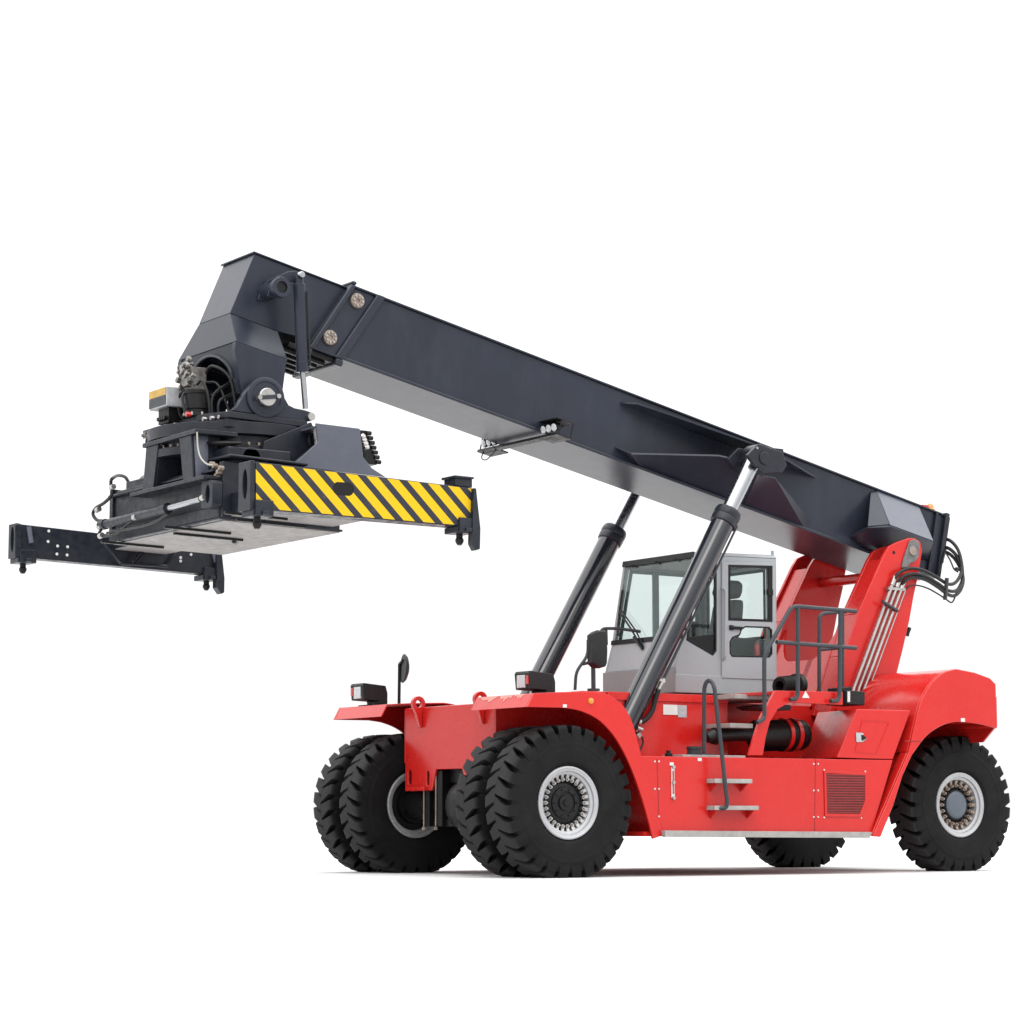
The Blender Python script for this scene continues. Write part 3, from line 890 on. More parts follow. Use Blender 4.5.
# hoses from the tower to the boom tail
HZ = [
    [((893.5, 581), 1.10), ((899, 573), 1.13), ((909, 568.5), 1.13), ((922, 570), 1.12), ((936, 577), 1.08), ((948, 584), 1.02), ((956, 582), 0.95), ((961.5, 572), 0.86), ((961, 560), 0.78), ((957, 548), 0.68), ((949, 540), 0.56), ((940, 540), 0.42)],
    [((897.5, 583), 1.10), ((903, 577), 1.14), ((912, 574), 1.14), ((924, 576), 1.13), ((937, 583), 1.09), ((948, 590.5), 1.03), ((957, 590), 0.95), ((962.5, 579), 0.86), ((961, 566), 0.78), ((956, 555), 0.68), ((948, 548), 0.56), ((940, 548), 0.42)],
    [((901.5, 585), 1.10), ((906, 580), 1.14), ((914, 577.5), 1.14), ((925, 579.5), 1.13), ((937, 586.5), 1.09), ((948, 594.5), 1.03), ((955, 595.5), 0.95), ((961, 589), 0.88), ((963, 577), 0.80), ((957, 562), 0.68), ((948, 553), 0.56), ((940, 553), 0.42)],
    [((905, 590), 1.10), ((910, 586), 1.13), ((918, 585.5), 1.13), ((928, 588.5), 1.10), ((938, 594), 1.06), ((945, 598.5), 1.02), ((951.5, 602.5), 1.0), ((955, 597), 0.97), ((957, 590), 0.95)],
    [((946, 553), 0.60), ((950.5, 561), 0.66), ((954, 569), 0.74), ((958, 572), 0.80)],
    [((946, 549), 0.60), ((943, 560), 0.62), ((939, 572), 0.62)],
    [((963, 566), 0.82), ((963.5, 578), 0.84), ((961.5, 588), 0.88)],
]
for i, h in enumerate(HZ):
    mb = MB()
    mb.tube(spline([side(*p, y) for p, y in h], 6), 0.026 if i < 3 else 0.012, 8)
    mb.build('hydraulic_hose', 'hose', ROOT)
mb = MB()
a_, b2 = side(947, 578, 1.08), side(945, 600, 1.05)
mb.tube([a_, b2], 0.03, 8)
a_, b2 = side(956, 569, 0.84), side(960, 569.5, 0.78)
mb.tube([a_, b2], 0.028, 8)
mb.build('hose_clamp', 'rail', ROOT)

# ================================================================== boom
bb = math.atan(0.2235); CA, SA = math.cos(bb), math.sin(bb)
def Bm(s_, y, t): return Vector((s_ * CA - t * SA, y, 6.006 + s_ * SA + t * CA))
def bst(px, py, y):
    p = side(px, py, y); dx, dz = p.x, p.z - 6.006
    return (dx * CA + dz * SA, -dx * SA + dz * CA)
bmat = lambda p: Bm(p.x, p.y, p.z)
HB, HT = 0.53, 0.94
S0 = -8.02
fT, fB = bst(351, 286, 0.56)[0], bst(309, 345, 0.56)[0]           # slanted mouth, top and bottom
gT, gB = bst(377, 295.5, 0.56)[0], bst(334.8, 356, 0.56)[0]
mb = MB()
mb.plate([(S0, 0), (fB, 0), (fT, HT), (S0, HT)], 'y', -HB, HB, mat=bmat)
mb.box(S0, fT, -HB - 0.035, HB + 0.035, HT + 0.001, HT + 0.026, bmat)        # top plate
mb.box(S0, fB - 0.05, -HB - 0.035, HB + 0.035, -0.022, 0.004, bmat)         # bottom plate
boom = mb.build('boom', 'boom', ROOT, bevel=0.006)
for s in (1, -1):
    mb = MB(); mb.tube([Bm(S0 + 0.1, s * (HB + 0.022), 0.006), Bm(gB - 0.14, s * (HB + 0.022), 0.006)], 0.017, 8); mb.build('weld_bead', 'boom', boom)
# tail end frame
mb = MB()
mb.box(S0 - 0.05, S0 + 0.02, -HB - 0.06, HB + 0.06, 0.0, HT + 0.05, bmat)
mb.box(S0 + 0.16, S0 + 0.20, HB, HB + 0.05, 0.0, HT, bmat)
mb.box(S0 + 0.16, S0 + 0.20, -HB - 0.05, -HB, 0.0, HT, bmat)
mb.box(S0 - 0.12, S0 - 0.05, 0.1, HB, 0.25, HT + 0.02, bmat)
mb.build('boom_end_frame', 'dark', boom, bevel=0.008)
mb = MB()
for y in (-0.3, 0.0, 0.25, 0.42):
    for t in (0.35, 0.5, 0.65):
        mb.cyl(Bm(S0 - 0.05, y, t), Bm(S0 - 0.18, y, t), 0.035, 8)
mb.build('hose_fitting', 'steel', boom)
# beacon and lamp at the tail
p = Bm(bst(931, 508, 0.4)[0], 0.4, HT + 0.027)
MB().lathe([(0.07, 0), (0.07, 0.05), (0.055, 0.06), (0.05, 0.10), (0.03, 0.13), (0.001, 0.135)], p, (0, 0, 1), 16).build('beacon', 'amber', boom)
MB().box(p.x + 0.08, p.x + 0.22, 0.34, 0.46, p.z - 0.02, p.z + 0.10).build('tail_lamp', 'redlens', boom, bevel=0.01)

# collar at the mouth of the outer section
mb = MB()
for (bs, ts, w) in ((fB, fT, 0.075), (gB, gT, 0.13)):
    for s in (-1, 1):
        mb.plate([(bs - w, -0.03), (bs, -0.03), (ts, HT + 0.03), (ts - w, HT + 0.03)], 'y', s * (HB + 0.002), s * (HB + 0.05), mat=bmat)
mb.box(fB - 0.06, fB + 0.0, -HB - 0.05, HB + 0.05, -0.10, -0.03, bmat)
mb.box(gB - 0.13, gB - 0.02, -HB - 0.05, HB + 0.05, -0.12, -0.03, bmat)
mb.box(fT - 0.07, fT + 0.0, -HB - 0.05, HB + 0.05, HT + 0.031, HT + 0.08, bmat)
mb.build('boom_collar', 'boom', boom, bevel=0.022, seg=3)
mb = MB()
mb.box(gB - 0.02, fB + 0.25, -HB + 0.02, HB - 0.02, -0.09, -0.024, bmat)
for y in (-0.4, -0.2, 0.0, 0.2, 0.4):
    mb.box(gB + 0.05, fB + 0.35, y - 0.03, y + 0.03, -0.14, -0.09, bmat)
mb.build('slide_pad_holder', 'black', boom, bevel=0.008)
for px, py in ((357.6, 300.7), (330.3, 337.5)):
    s_, t_ = bst(px, py, HB + 0.03)
    mb = MB()
    c0, c1 = Bm(s_, HB + 0.001, t_), Bm(s_, HB + 0.03, t_)
    mb.lathe([(0.098, 0), (0.098, 0.035), (0.09, 0.045), (0.03, 0.045), (0.028, 0.03), (0.001, 0.03)], c0, (0, 1, 0), 28)
    disc = mb.build('slide_pad_cover', 'rusty', boom)
    mb = MB()
    for k in range(8):
        a = 2 * PI * k / 8 + 0.2
        o_ = Vector((math.cos(a) * 0.066, 0, math.sin(a) * 0.066))
        mb.cyl(c0 + o_ + Vector((0, 0.04, 0)), c0 + o_ + Vector((0, 0.062, 0)), 0.015, 6)
    mb.build('cover_bolts', 'steel', disc)
# far side covers
# ---------------------------------------------------------------- inner section and head
IB = 0.43
hA = side(254.6, 253.7, IB); hB = side(230, 313, IB); hC = side(277.8, 331.3, IB); hD = side(310, 340, IB)
sD = bst(310, 340, IB); sA = bst(254.6, 253.7, IB)
bk = 0.8
pD2 = Bm(sD[0] - bk, 0, sD[1]); pT2 = Bm(sD[0] - bk, 0, sA[1])
poly = [(hA.x, hA.z), (hB.x, hB.z), (hC.x, hC.z), (hD.x, hD.z), (pD2.x, pD2.z), (pT2.x, pT2.z)]
mb = MB()
mb.plate(poly, 'y', -IB, IB)
pa = Bm(sA[0] + 0.03, 0, sA[1]); 
mb.box(sD[0] - bk, sA[0] + 0.03, -IB - 0.03, IB + 0.03, sA[1] + 0.001, sA[1] + 0.022, bmat)
head = mb.build('boom_head', 'boom', ROOT, bevel=0.008)
LB = 0.80
e0, e1 = side(236, 341, LB), side(287.5, 359.4, LB)
f0 = (hB.x, hB.z); f1 = (hC.x, hC.z)
mb = MB()
mb.hexa([(f0[0], -IB, f0[1] - 0.004), (f0[0], IB, f0[1] - 0.004), (f1[0], IB, f1[1] - 0.004), (f1[0], -IB, f1[1] - 0.004)],
        [(e0.x, -LB, e0.z), (e0.x, LB, e0.z), (e1.x, LB, e1.z), (e1.x, -LB, e1.z)])
mb.build('head_flare', 'boom', head, bevel=0.006)
# hanger legs below the flare
g = sxz([(236, 341.3), (287.5, 359.7), (286.3, 364.3), (282.6, 392.4), (280, 402), (247, 402), (241, 386), (235, 350)], LB)
mb = MB()
for s in (1, -1):
    MB().plate(g, 'y', s * (LB - 0.10), s * LB).build('hanger_plate', 'boom', head, bevel=0.008)
zt = e0.z - 0.004
LE = LB - 0.101
lean = lambda p: Vector((p.x + (p.z - zt) * 0.17, p.y, p.z))
arch_pts = [(-LE, zt), (-LE, zt - 0.60), (-0.60, zt - 0.60)]
for a in range(0, 181, 15):
    arch_pts.append((-0.56 * math.cos(math.radians(a)) + 0.0, zt - 0.42 + 0.36 * math.sin(math.radians(a))))
arch_pts += [(0.60, zt - 0.60), (LE, zt - 0.60), (LE, zt)]
mb = MB()
xf = e0.x
mb.plate(arch_pts, 'x', xf - 0.06, xf - 0.012, mat=lean)
xr = e1.x
mb.plate([(-LB + 0.11, zt - 0.15), (-LB + 0.11, zt - 0.7), (LB - 0.11, zt - 0.7), (LB - 0.11, zt - 0.15)], 'x', xr + 0.02, xr + 0.06)
mb.build('hanger_front', 'boom', head, bevel=0.006)
mb = MB()                                          # rounded lip round the arch
lip = [lean(Vector((xf - 0.008, -0.56 * math.cos(math.radians(a)), zt - 0.42 + 0.36 * math.sin(math.radians(a))))) for a in range(0, 181, 10)]
mb.tube(lip, 0.022, 8)
mb.build('arch_lip', 'boom', head)
# side pipe stub with damper ear
tb = side(265, 289, IB)
xe = tb.x; 
def ypt(px, py, x): return front(px, py, x)
te = ypt(282.5, 287.5, xe - 0.02)
mb = MB()
mb.cyl((xe, IB - 0.01, te.z), (xe, te.y, te.z), 0.105, 28)
mb.lathe([(0.075, 0.03), (0.125, 0.03), (0.13, 0.02), (0.13, -0.05), (0.105, -0.05), (0.08, -0.10)], (xe, te.y, te.z), (0, 1, 0), 28, closed=True)
stub = mb.build('pivot_tube', 'boom', head)
MB().cyl((xe, te.y - 0.04, te.z), (xe, te.y + 0.005, te.z), 0.076, 24).build('tube_bore', 'black', stub)
DY = te.y - 0.06
dt, dm, db = side(299, 276, DY), side(302.5, 370, DY), side(305.5, 409, DY)
ear = sxz([(268, 296), (271, 285), (278, 276), (288, 271.5), (297, 270.5), (303, 273), (303, 281), (297, 283), (290, 281), (284, 285), (279, 297)], DY - 0.05)
mb = MB(); mb.plate(ear, 'y', IB + 0.30, DY - 0.08)
mb.plate(ear, 'y', IB, IB + 0.05)
mb.build('damper_ear', 'boom', head, bevel=0.008)
mb = MB()
d = (dm - dt).normalized()
mb.cyl(dt + d * 0.02, dt + d * 0.12, 0.055, 16)
mb.cyl(dt + d * 0.10, dm, 0.075, 24)
mb.cyl(dm - d * 0.10, dm + d * 0.03, 0.081, 24)
dmp = mb.build('damper_cylinder', 'boom', head, bevel=0.006)
MB().cyl(dm, db, 0.036, 16).build('damper_rod', 'chrome', dmp)
MB().lathe([(0.045, 0), (0.045, 0.05), (0.035, 0.065), (0.001, 0.066)], dt + Vector((0, 0.03, 0)), (0, 1, 0), 16).build('damper_pin', 'chrome', dmp)
mb = MB()
off = Vector((-0.075, 0.06, 0))
mb.tube([dt + d * 0.2 + off, dm - d * 0.05 + off], 0.014, 6)
mb.build('damper_pipe', 'hose', dmp)

# ---------------------------------------------------------------- boom wings
def wing(pts, name, mt='boom', th=0.02):
    """a welded plate given by its picture outline, each corner with its own depth y; mirrored to the far side"""
    for s in (1, -1):
        v = [side(px, py, y) for px, py, y in pts]
        if s < 0: v = [Vector((q.x, -q.y, q.z)) for q in v]
        nrm = Vector((0, 0, 0))
        for i in range(len(v)):
            a, b_ = v[i], v[(i + 1) % len(v)]
            nrm += a.cross(b_)
        nrm = nrm.normalized() * 0.034
        m = MB(); m.hexa([q - nrm * 0.5 for q in v], [q + nrm * 0.5 for q in v])
        bmesh.ops.triangulate(m.bm, faces=[f for f in m.bm.faces if len(f.verts) > 4])
        m.build(name, mt, boom, bevel=0.004)


HY = HB - 0.01
CY = 1.31                                          # lift cylinders stand this far from the centre line
# upper flange towards the cylinder mount
for s in (1, -1):
    root_, edge_ = [], []
    for s_, y_, t_ in ((-1.98, 0.54, 0.795), (-2.12, 0.74, 0.80), (-2.6, 0.84, 0.785), (-3.2, 0.96, 0.76), (-3.86, 1.08, 0.735), (-4.42, 1.02, 0.74), (-5.5, 0.54, 0.80)):
        root_.append((s_, HY, 0.795)); edge_.append((s_, y_, t_))
    mb = MB()
    mb.loft([[Bm(a_, s * b_, c_), Bm(d_, s * e_, f_), Bm(d_, s * e_, f_ - 0.026), Bm(a_, s * b_, c_ - 0.026)] for (a_, b_, c_), (d_, e_, f_) in zip(root_, edge_)])
    mb.build('mount_upper_plate', 'boom', boom, angle=50)
# lower plates rising from the bottom edge to the mount
wing([(614.6, 446.4, HY), (632, 453.5, 0.80), (719, 455.5, 1.00), (742, 461, 1.10), (744, 505, HY), (640, 466.5, HY)], 'mount_lower_plate')
wing([(744, 505, HY), (742, 461, 1.10), (757, 474, 1.10), (775, 477.5, 0.98), (811, 521, HY), (805, 529, HY)], 'mount_lower_plate')
# rear wing over the towers
wing([(876, 491, HY), (918, 506.7, HY), (932.7, 541.5, 0.98), (889.6, 525.5, 0.98)], 'tail_wing', 'panel')  # upper plate coloured paler to put sky light into its paint
wing([(850, 537, HY + 0.02), (867.8, 527, 0.90), (891, 526, 0.985), (932.7, 542, 0.985), (927, 560, HY), (868, 551, HY)], 'tail_wing_floor')
wing([(870.5, 492, HY), (876, 491, HY), (889, 525, 0.96), (867.5, 527, 0.90)], 'tail_wing')
# cylinder mount blocks
for s in (1, -1):
    mp = sxz([(742.6, 456), (754, 444.5), (777.7, 453), (782.6, 466), (777.7, 473.7), (762, 472.8), (750, 466)], CY + 0.1)
    mb = MB()
    mb.plate(mp, 'y', s * (CY - 0.30), s * (CY - 0.22)); mb.plate(mp, 'y', s * (CY + 0.14), s * (CY + 0.20))
    cxp = side(755, 460, CY)
    mb.box(cxp.x - 0.40, cxp.x - 0.10, s * (CY - 0.21), s * (CY + 0.135), cxp.z - 0.05, cxp.z + 0.17)
    mb.cyl((cxp.x, s * 0.5, cxp.z), (cxp.x, s * (CY + 0.22), cxp.z), 0.09, 20)
    blk = mb.build('cylinder_mount', 'dark', boom, bevel=0.012)
    for px, py in ((757, 448), (763.5, 461)):
        p = side(px, py, CY + 0.2)
        MB().cyl((p.x, s * (CY + 0.2), p.z), (p.x, s * (CY + 0.21), p.z), 0.018, 8).build('bolt', 'steel', blk)

# ---------------------------------------------------------------- work lights under the boom
sa = bst(552, 440, HB + 0.05)[0] + 0.13
mb = MB()
mb.box(sa - 0.05, sa + 0.05, -HB - 0.45, HB + 0.30, -0.10, -0.06, bmat)
lb = mb.build('work_light_bar', 'black', boom, bevel=0.006)
for s in (1, -1):
    ends = []
    for k in range(3):
        y = s * (HB + 0.075 + 0.125 * k)
        c = Bm(sa + 0.03, y, 0.02)
        mb = MB()
        mb.lathe([(0.03, -0.10), (0.05, -0.07), (0.06, 0), (0.058, 0.02), (0.001, 0.02)], c, (CA, s * 0.05, -0.25), 18)
        wl = mb.build('work_light', 'black', boom)
        MB().lathe([(0.054, 0.0), (0.054, 0.006), (0.04, 0.016), (0.001, 0.022)], c + Vector((CA, 0, -0.25)).normalized() * 0.021, (CA, s * 0.05, -0.25), 18).build('lamp_lens', 'lens', wl)
    mb = MB()
    mb.box(sa - 0.18, sa + 0.10, min(s * (HB + 0.01), s * (HB + 0.44)), max(s * (HB + 0.01), s * (HB + 0.44)), 0.11, 0.125, bmat)
    mb.box(sa - 0.18, sa + 0.06, min(s * (HB + 0.01), s * (HB + 0.44)), max(s * (HB + 0.01), s * (HB + 0.44)), -0.10, -0.08, bmat)
    mb.tube([Bm(sa - 0.17, s * (HB + 0.43), -0.09), Bm(sa - 0.17, s * (HB + 0.43), 0.118)], 0.010, 6); mb.tube([Bm(sa + 0.02, s * (HB + 0.43), -0.09), Bm(sa + 0.02, s * (HB + 0.43), 0.118)], 0.010, 6)
    mb.build('light_cage', 'black', lb, bevel=0.003)
mb = MB()
c = Bm(sa + 0.02, -HB - 0.5, -0.12)
mb.tube(spline([Bm(sa, -HB - 0.02, -0.08), Bm(sa + 0.05, -HB - 0.15, -0.24), Bm(sa + 0.05, -HB - 0.30, -0.2), Bm(sa, -HB - 0.35, -0.06)], 5), 0.008, 6)
mb.build('lamp_cable', 'hose', lb)

# ================================================================== lift cylinders
top_n, bot_n = side(756, 455, CY), side(629, 717, CY)
ax = (top_n - bot_n).normalized()
for s in (1, -1):
    sg = lambda v: Vector((v.x, s * v.y, v.z))
    def at(px, py):                                # point of the axis at a picture position of the near cylinder
        q = side(px, py, CY); return bot_n + ax * (q - bot_n).dot(ax)
    c1 = at(724.5, 517.5)
    mb = MB()
    mb.cyl(sg(bot_n - ax * 0.3), sg(c1), 0.158, 36)
    cyl = mb.build('lift_cylinder', 'barrel', ROOT)
    mb = MB()
    mb.lathe([(0.150, 0.0), (0.178, 0.02), (0.184, 0.10), (0.176, 0.12), (0.184, 0.14), (0.184, 0.20), (0.17, 0.24), (0.10, 0.25), (0.001, 0.25)], sg(c1 - ax * 0.12), sg(ax), 36)
    mb.build('cylinder_collar', 'dark', cyl)
    MB().cyl(sg(c1), sg(top_n - ax * 0.02), 0.108, 32).build('cylinder_rod', 'chrome' if s > 0 else 'chrome', cyl)
    MB().cyl((top_n.x, s * (CY - 0.14), top_n.z), (top_n.x, s * (CY + 0.13), top_n.z), 0.14, 24).build('rod_eye', 'dark', cyl, bevel=0.01)
    # service pipe along the barrel
    perp = Vector((ax.z, 0, -ax.x)); perp = perp if perp.x < 0 else -perp
    o_ = perp * 0.185 + Vector((0, 0.06, 0))
    a_, b2 = at(655, 678) + o_, at(728, 522) + o_
    mb = MB()
    mb.tube([sg(a_), sg(b2), sg(b2 - o_ * 0.25)], 0.021, 8)
    for k in (0.33, 0.66):
        pc = a_.lerp(b2, k)
        mb.tube([sg(pc - o_ * 0.3), sg(pc)], 0.03, 6)
    mb.build('service_pipe', 'rail', cyl)
    mb = MB(); mb.cyl(sg(a_ + ax * 0.04), sg(a_ - ax * 0.14), 0.032, 10); mb.cyl(sg(a_ - o_ * 0.4), sg(a_ + o_ * 0.15), 0.03, 10)
    mb.build('pipe_fitting', 'steel', cyl)
    hy = CY + 0.05
    pts = [a_ - ax * 0.12, side(655, 700, hy), side(652.5, 710, hy), side(647, 718, hy), side(640, 722.5, hy), side(634, 722, hy)]
    mb = MB(); mb.tube(spline([sg(v) for v in pts], 6), 0.034, 10); mb.build('cylinder_hose', 'hose', cyl)
    mb = MB(); mb.cyl(sg(side(640, 722.5, hy)), sg(side(632, 721, hy)), 0.045, 12); mb.cyl(sg(side(634, 722, hy)), sg(side(637, 731, hy)), 0.045, 12); mb.cyl(sg(side(637, 728, hy + 0.05)), sg(side(642, 730, hy + 0.05)), 0.03, 8)
    mb.cyl(sg(side(636.5, 733, hy)), sg(side(639, 737, hy)), 0.05, 10)
    mb.build('hose_fitting', 'steel', cyl)
    mb = MB(); mb.tube(spline([sg(side(640, 733, hy)), sg(side(643, 741, hy)), sg(side(641, 748, hy)), sg(side(638, 752, hy))], 5), 0.012, 6); mb.build('cylinder_hose', 'hose', cyl)

# ================================================================== cab
KY = 0.82
cs = {k: side(*v, KY) for k, v in dict(b0=(675.6, 691), b1=(675.6, 667), w0=(682.5, 637.5), t0=(694, 554.5), t1=(776.5, 558.5), b2=(777, 684), b3=(774, 690)).items()}
out_pts = [(cs[k].x, cs[k].z) for k in ('b0', 'b1', 'w0', 't0', 't1', 'b2')]
zfloor = cs['b0'].z
mb = MB()
quarter = sxz([(686.5, 640), (713, 655.5), (716.5, 651), (716.5, 563.5), (698.5, 560.5)], KY)
door_o = sxz([(721, 562), (774, 562.5), (774, 680), (721, 678)], KY)
door_h = inset(door_o, 0.03)
mb.plate(out_pts, 'y', KY - 0.05, KY, [quarter, door_h])
farwin = [(quarter[4][0], quarter[4][1]), (door_o[1][0] + 0.12, door_o[1][1] - 0.05), (door_o[1][0] + 0.12, quarter[0][1] + 0.05), (quarter[0][0], quarter[0][1] + 0.03)]
mb.plate(out_pts, 'y', -KY, -KY + 0.05, [farwin])
# lower front panels, cowl, floor, rear wall
mb.hexa([(cs['b0'].x - 0.002, -KY + 0.051, cs['b0'].z), (cs['b0'].x - 0.002, KY - 0.051, cs['b0'].z), (cs['b0'].x - 0.05, KY - 0.051, cs['b0'].z), (cs['b0'].x - 0.05, -KY + 0.051, cs['b0'].z)],
        [(cs['b1'].x - 0.002, -KY + 0.051, cs['b1'].z), (cs['b1'].x - 0.002, KY - 0.051, cs['b1'].z), (cs['b1'].x - 0.05, KY - 0.051, cs['b1'].z), (cs['b1'].x - 0.05, -KY + 0.051, cs['b1'].z)])
mb.hexa([(cs['b1'].x - 0.002, -KY + 0.051, cs['b1'].z + 0.001), (cs['b1'].x - 0.002, KY - 0.051, cs['b1'].z + 0.001), (cs['b1'].x - 0.05, KY - 0.051, cs['b1'].z + 0.001), (cs['b1'].x - 0.05, -KY + 0.051, cs['b1'].z + 0.001)],
        [(cs['w0'].x - 0.002, -KY + 0.051, cs['w0'].z), (cs['w0'].x - 0.002, KY - 0.051, cs['w0'].z), (cs['w0'].x - 0.05, KY - 0.051, cs['w0'].z), (cs['w0'].x - 0.05, -KY + 0.051, cs['w0'].z)])
mb.box(cs['b2'].x + 0.03, cs['b0'].x - 0.052, -KY + 0.051, KY - 0.051, zfloor, zfloor + 0.05)
xr_ = cs['b2'].x
rw = [(-KY + 0.051, zfloor), (KY - 0.051, zfloor), (KY - 0.051, cs['t1'].z - 0.002), (-KY + 0.051, cs['t1'].z - 0.002)]
rwh = [(-KY + 0.16, zfloor + 0.78), (KY - 0.16, zfloor + 0.78), (KY - 0.16, cs['t1'].z - 0.14), (-KY + 0.16, cs['t1'].z - 0.14)]
mb.plate(rw, 'x', xr_ + 0.001, xr_ + 0.05, [rwh])
# roof
mb.hexa([(cs['t1'].x - 0.01, -KY - 0.01, cs['t1'].z), (cs['t1'].x - 0.01, KY + 0.01, cs['t1'].z), (cs['t0'].x + 0.0, KY + 0.01, cs['t0'].z), (cs['t0'].x + 0.0, -KY - 0.01, cs['t0'].z)],
        [(cs['t1'].x + 0.02, -KY + 0.03, cs['t1'].z + 0.05), (cs['t1'].x + 0.02, KY - 0.03, cs['t1'].z + 0.05), (cs['t0'].x - 0.06, KY - 0.03, cs['t0'].z + 0.045), (cs['t0'].x - 0.06, -KY + 0.03, cs['t0'].z + 0.045)])
cab = mb.build('cab', 'cab', ROOT, bevel=0.012)
mb = MB(); mb.box(xr_ - 0.02, cs['b0'].x + 0.012, -KY - 0.012, KY + 0.012, zfloor - 0.02, zfloor + 0.23); 
mb.build('cab_skirt', 'cab', cab, bevel=0.01)
mb = MB(); mb.box(xr_ - 0.01, cs['b0'].x - 0.02, -KY + 0.03, KY - 0.03, zfloor - 0.10, zfloor - 0.021); mb.build('cab_mount', 'black', cab)
# lower front apron in the darker grey
mb = MB(); mb.box(cs['b0'].x + 0.0125, cs['b0'].x + 0.022, -KY - 0.012, KY + 0.012, zfloor - 0.018, cs['b1'].z - 0.0)
mb.build('cab_apron', 'cabdark', cab, bevel=0.005)
# windscreen
wb, wt = cs['w0'], cs['t0']
nrm = Vector((wt.z - wb.z, 0, wb.x - wt.x)).normalized()
def wpt(y, k, o=0.0): 
    v = wb.lerp(wt, k); return Vector((v.x, y, v.z)) + nrm * o
mb = MB()
KG = KY - 0.02
mb.hexa([wpt(-KG, 0.01, -0.02), wpt(KG, 0.01, -0.02), wpt(KG, 0.995, -0.02), wpt(-KG, 0.995, -0.02)], [wpt(-KG, 0.01, -0.012), wpt(KG, 0.01, -0.012), wpt(KG, 0.995, -0.012), wpt(-KG, 0.995, -0.012)])
ws = mb.build('windscreen', 'glass', cab)
mb = MB()
for k0, k1 in ((-0.01, 0.045), (0.965, 1.035)):
    mb.hexa([wpt(-KY, k0, 0.0), wpt(KY, k0, 0.0), wpt(KY, k1, 0.0), wpt(-KY, k1, 0.0)], [wpt(-KY, k0, 0.016), wpt(KY, k0, 0.016), wpt(KY, k1, 0.016), wpt(-KY, k1, 0.016)])
mb.build('windscreen_seal', 'black', ws, bevel=0.003)
for y in (-0.55, 0.0, 0.45):
    MB().cyl(wpt(y, 0.965, 0.016), wpt(y, 0.955, 0.03), 0.02, 8).build('glass_clip', 'black', ws)
# wiper
def wim(px, py, o=0.03):                           # point on the windscreen plane
    d_ = CF + CR * ((px - 512) / FPX) - CU * ((py - 512) / FPX)
    t_ = (wpt(0, 0, o) - CAM).dot(nrm) / d_.dot(nrm); return CAM + d_ * t_
mb = MB()
mb.tube([wim(622.5, 590), wim(619.5, 612), wim(618, 636)], 0.017, 6)
mb.tube([wim(619.5, 612, 0.05), wim(631, 629, 0.06), wim(641.5, 647, 0.03)], 0.014, 6)
mb.tube([wim(621, 610, 0.05), wim(636, 631, 0.06), wim(643, 646, 0.03)], 0.012, 6)
mb.cyl(wim(634, 637, 0.05), wim(643, 649, 0.02), 0.025, 8)
mb.build('wiper', 'black', cab)
# side windows
qi = inset(quarter, 0.03)
mb = MB(); mb.plate(quarter, 'y', KY - 0.03, KY + 0.006, [qi]); 
mb.plate([quarter[0], quarter[1], quarter[2], (quarter[2][0], side(716, 634, KY).z), (quarter[0][0] - 0.05, side(690, 637, KY).z)], 'y', KY - 0.028, KY - 0.012)
mb.build('window_seal', 'black', cab, bevel=0.003)
MB().plate(qi, 'y', KY - 0.022, KY - 0.015).build('side_window', 'glass', cab)
MB().plate(farwin, 'y', -KY + 0.02, -KY + 0.028).build('side_window', 'glass', cab)
mb = MB(); mb.plate(farwin, 'y', -KY + 0.051, -KY + 0.07, [inset(farwin, 0.05)])
xm = side(652, 600, -KY).x
mb.box(xm - 0.05, xm + 0.05, -KY + 0.071, -KY + 0.10, farwin[2][1], farwin[1][1]); mb.build('window_seal', 'innergreen', cab)
MB().plate(rwh, 'x', xr_ + 0.02, xr_ + 0.028).build('rear_window', 'glass', cab)
mb = MB(); mb.plate(rwh, 'x', xr_ + 0.051, xr_ + 0.065, [inset(rwh, 0.04)]); mb.build('window_seal', 'black', cab)
# door
mb = MB()
w1 = sxz([(727.3, 565), (771.2, 566), (771.2, 622), (727.3, 620.5)], KY)
w2 = sxz([(728.3, 642), (731, 637.2), (738, 634.5), (740, 629), (744, 626.2), (768, 627), (771, 630), (771.2, 654), (768.5, 657.6), (731, 657), (728.5, 653.5)], KY)
mb.plate(door_o, 'y', KY + 0.002, KY + 0.026, [w1, w2])
door = mb.build('cab_door', 'cab', cab, bevel=0.006)
mb = MB(); mb.plate(w1, 'y', KY + 0.0, KY + 0.032, [inset(w1, 0.032)]); mb.plate(w2, 'y', KY + 0.0, KY + 0.030, [inset(w2, 0.018)]); mb.build('window_seal', 'black', door, bevel=0.003)
mb = MB(); mb.plate(inset(w1, 0.04), 'y', KY + 0.010, KY + 0.016); mb.plate(inset(w2, 0.016), 'y', KY + 0.010, KY + 0.016); mb.build('door_window', 'glass', door)
p = side(733, 628, KY)
mb = MB(); mb.box(p.x - 0.13, p.x + 0.09, KY + 0.027, KY + 0.06, p.z - 0.02, p.z + 0.02); mb.box(p.x + 0.02, p.x + 0.09, KY + 0.027, KY + 0.05, p.z - 0.035, p.z + 0.035); mb.build('door_handle', 'black', door, bevel=0.008)
p, q = side(768, 567, KY), side(768, 621, KY)
mb = MB(); mb.box(p.x - 0.02, p.x + 0.02, KY + 0.018, KY + 0.034, q.z + 0.02, p.z - 0.02); mb.box(p.x - 0.04, p.x + 0.05, KY + 0.02, KY + 0.06, (p.z + q.z) / 2 - 0.02, (p.z + q.z) / 2 + 0.06); mb.build('window_slide', 'black', door)
p, q = side(721.3, 588, KY), side(722, 661, KY)
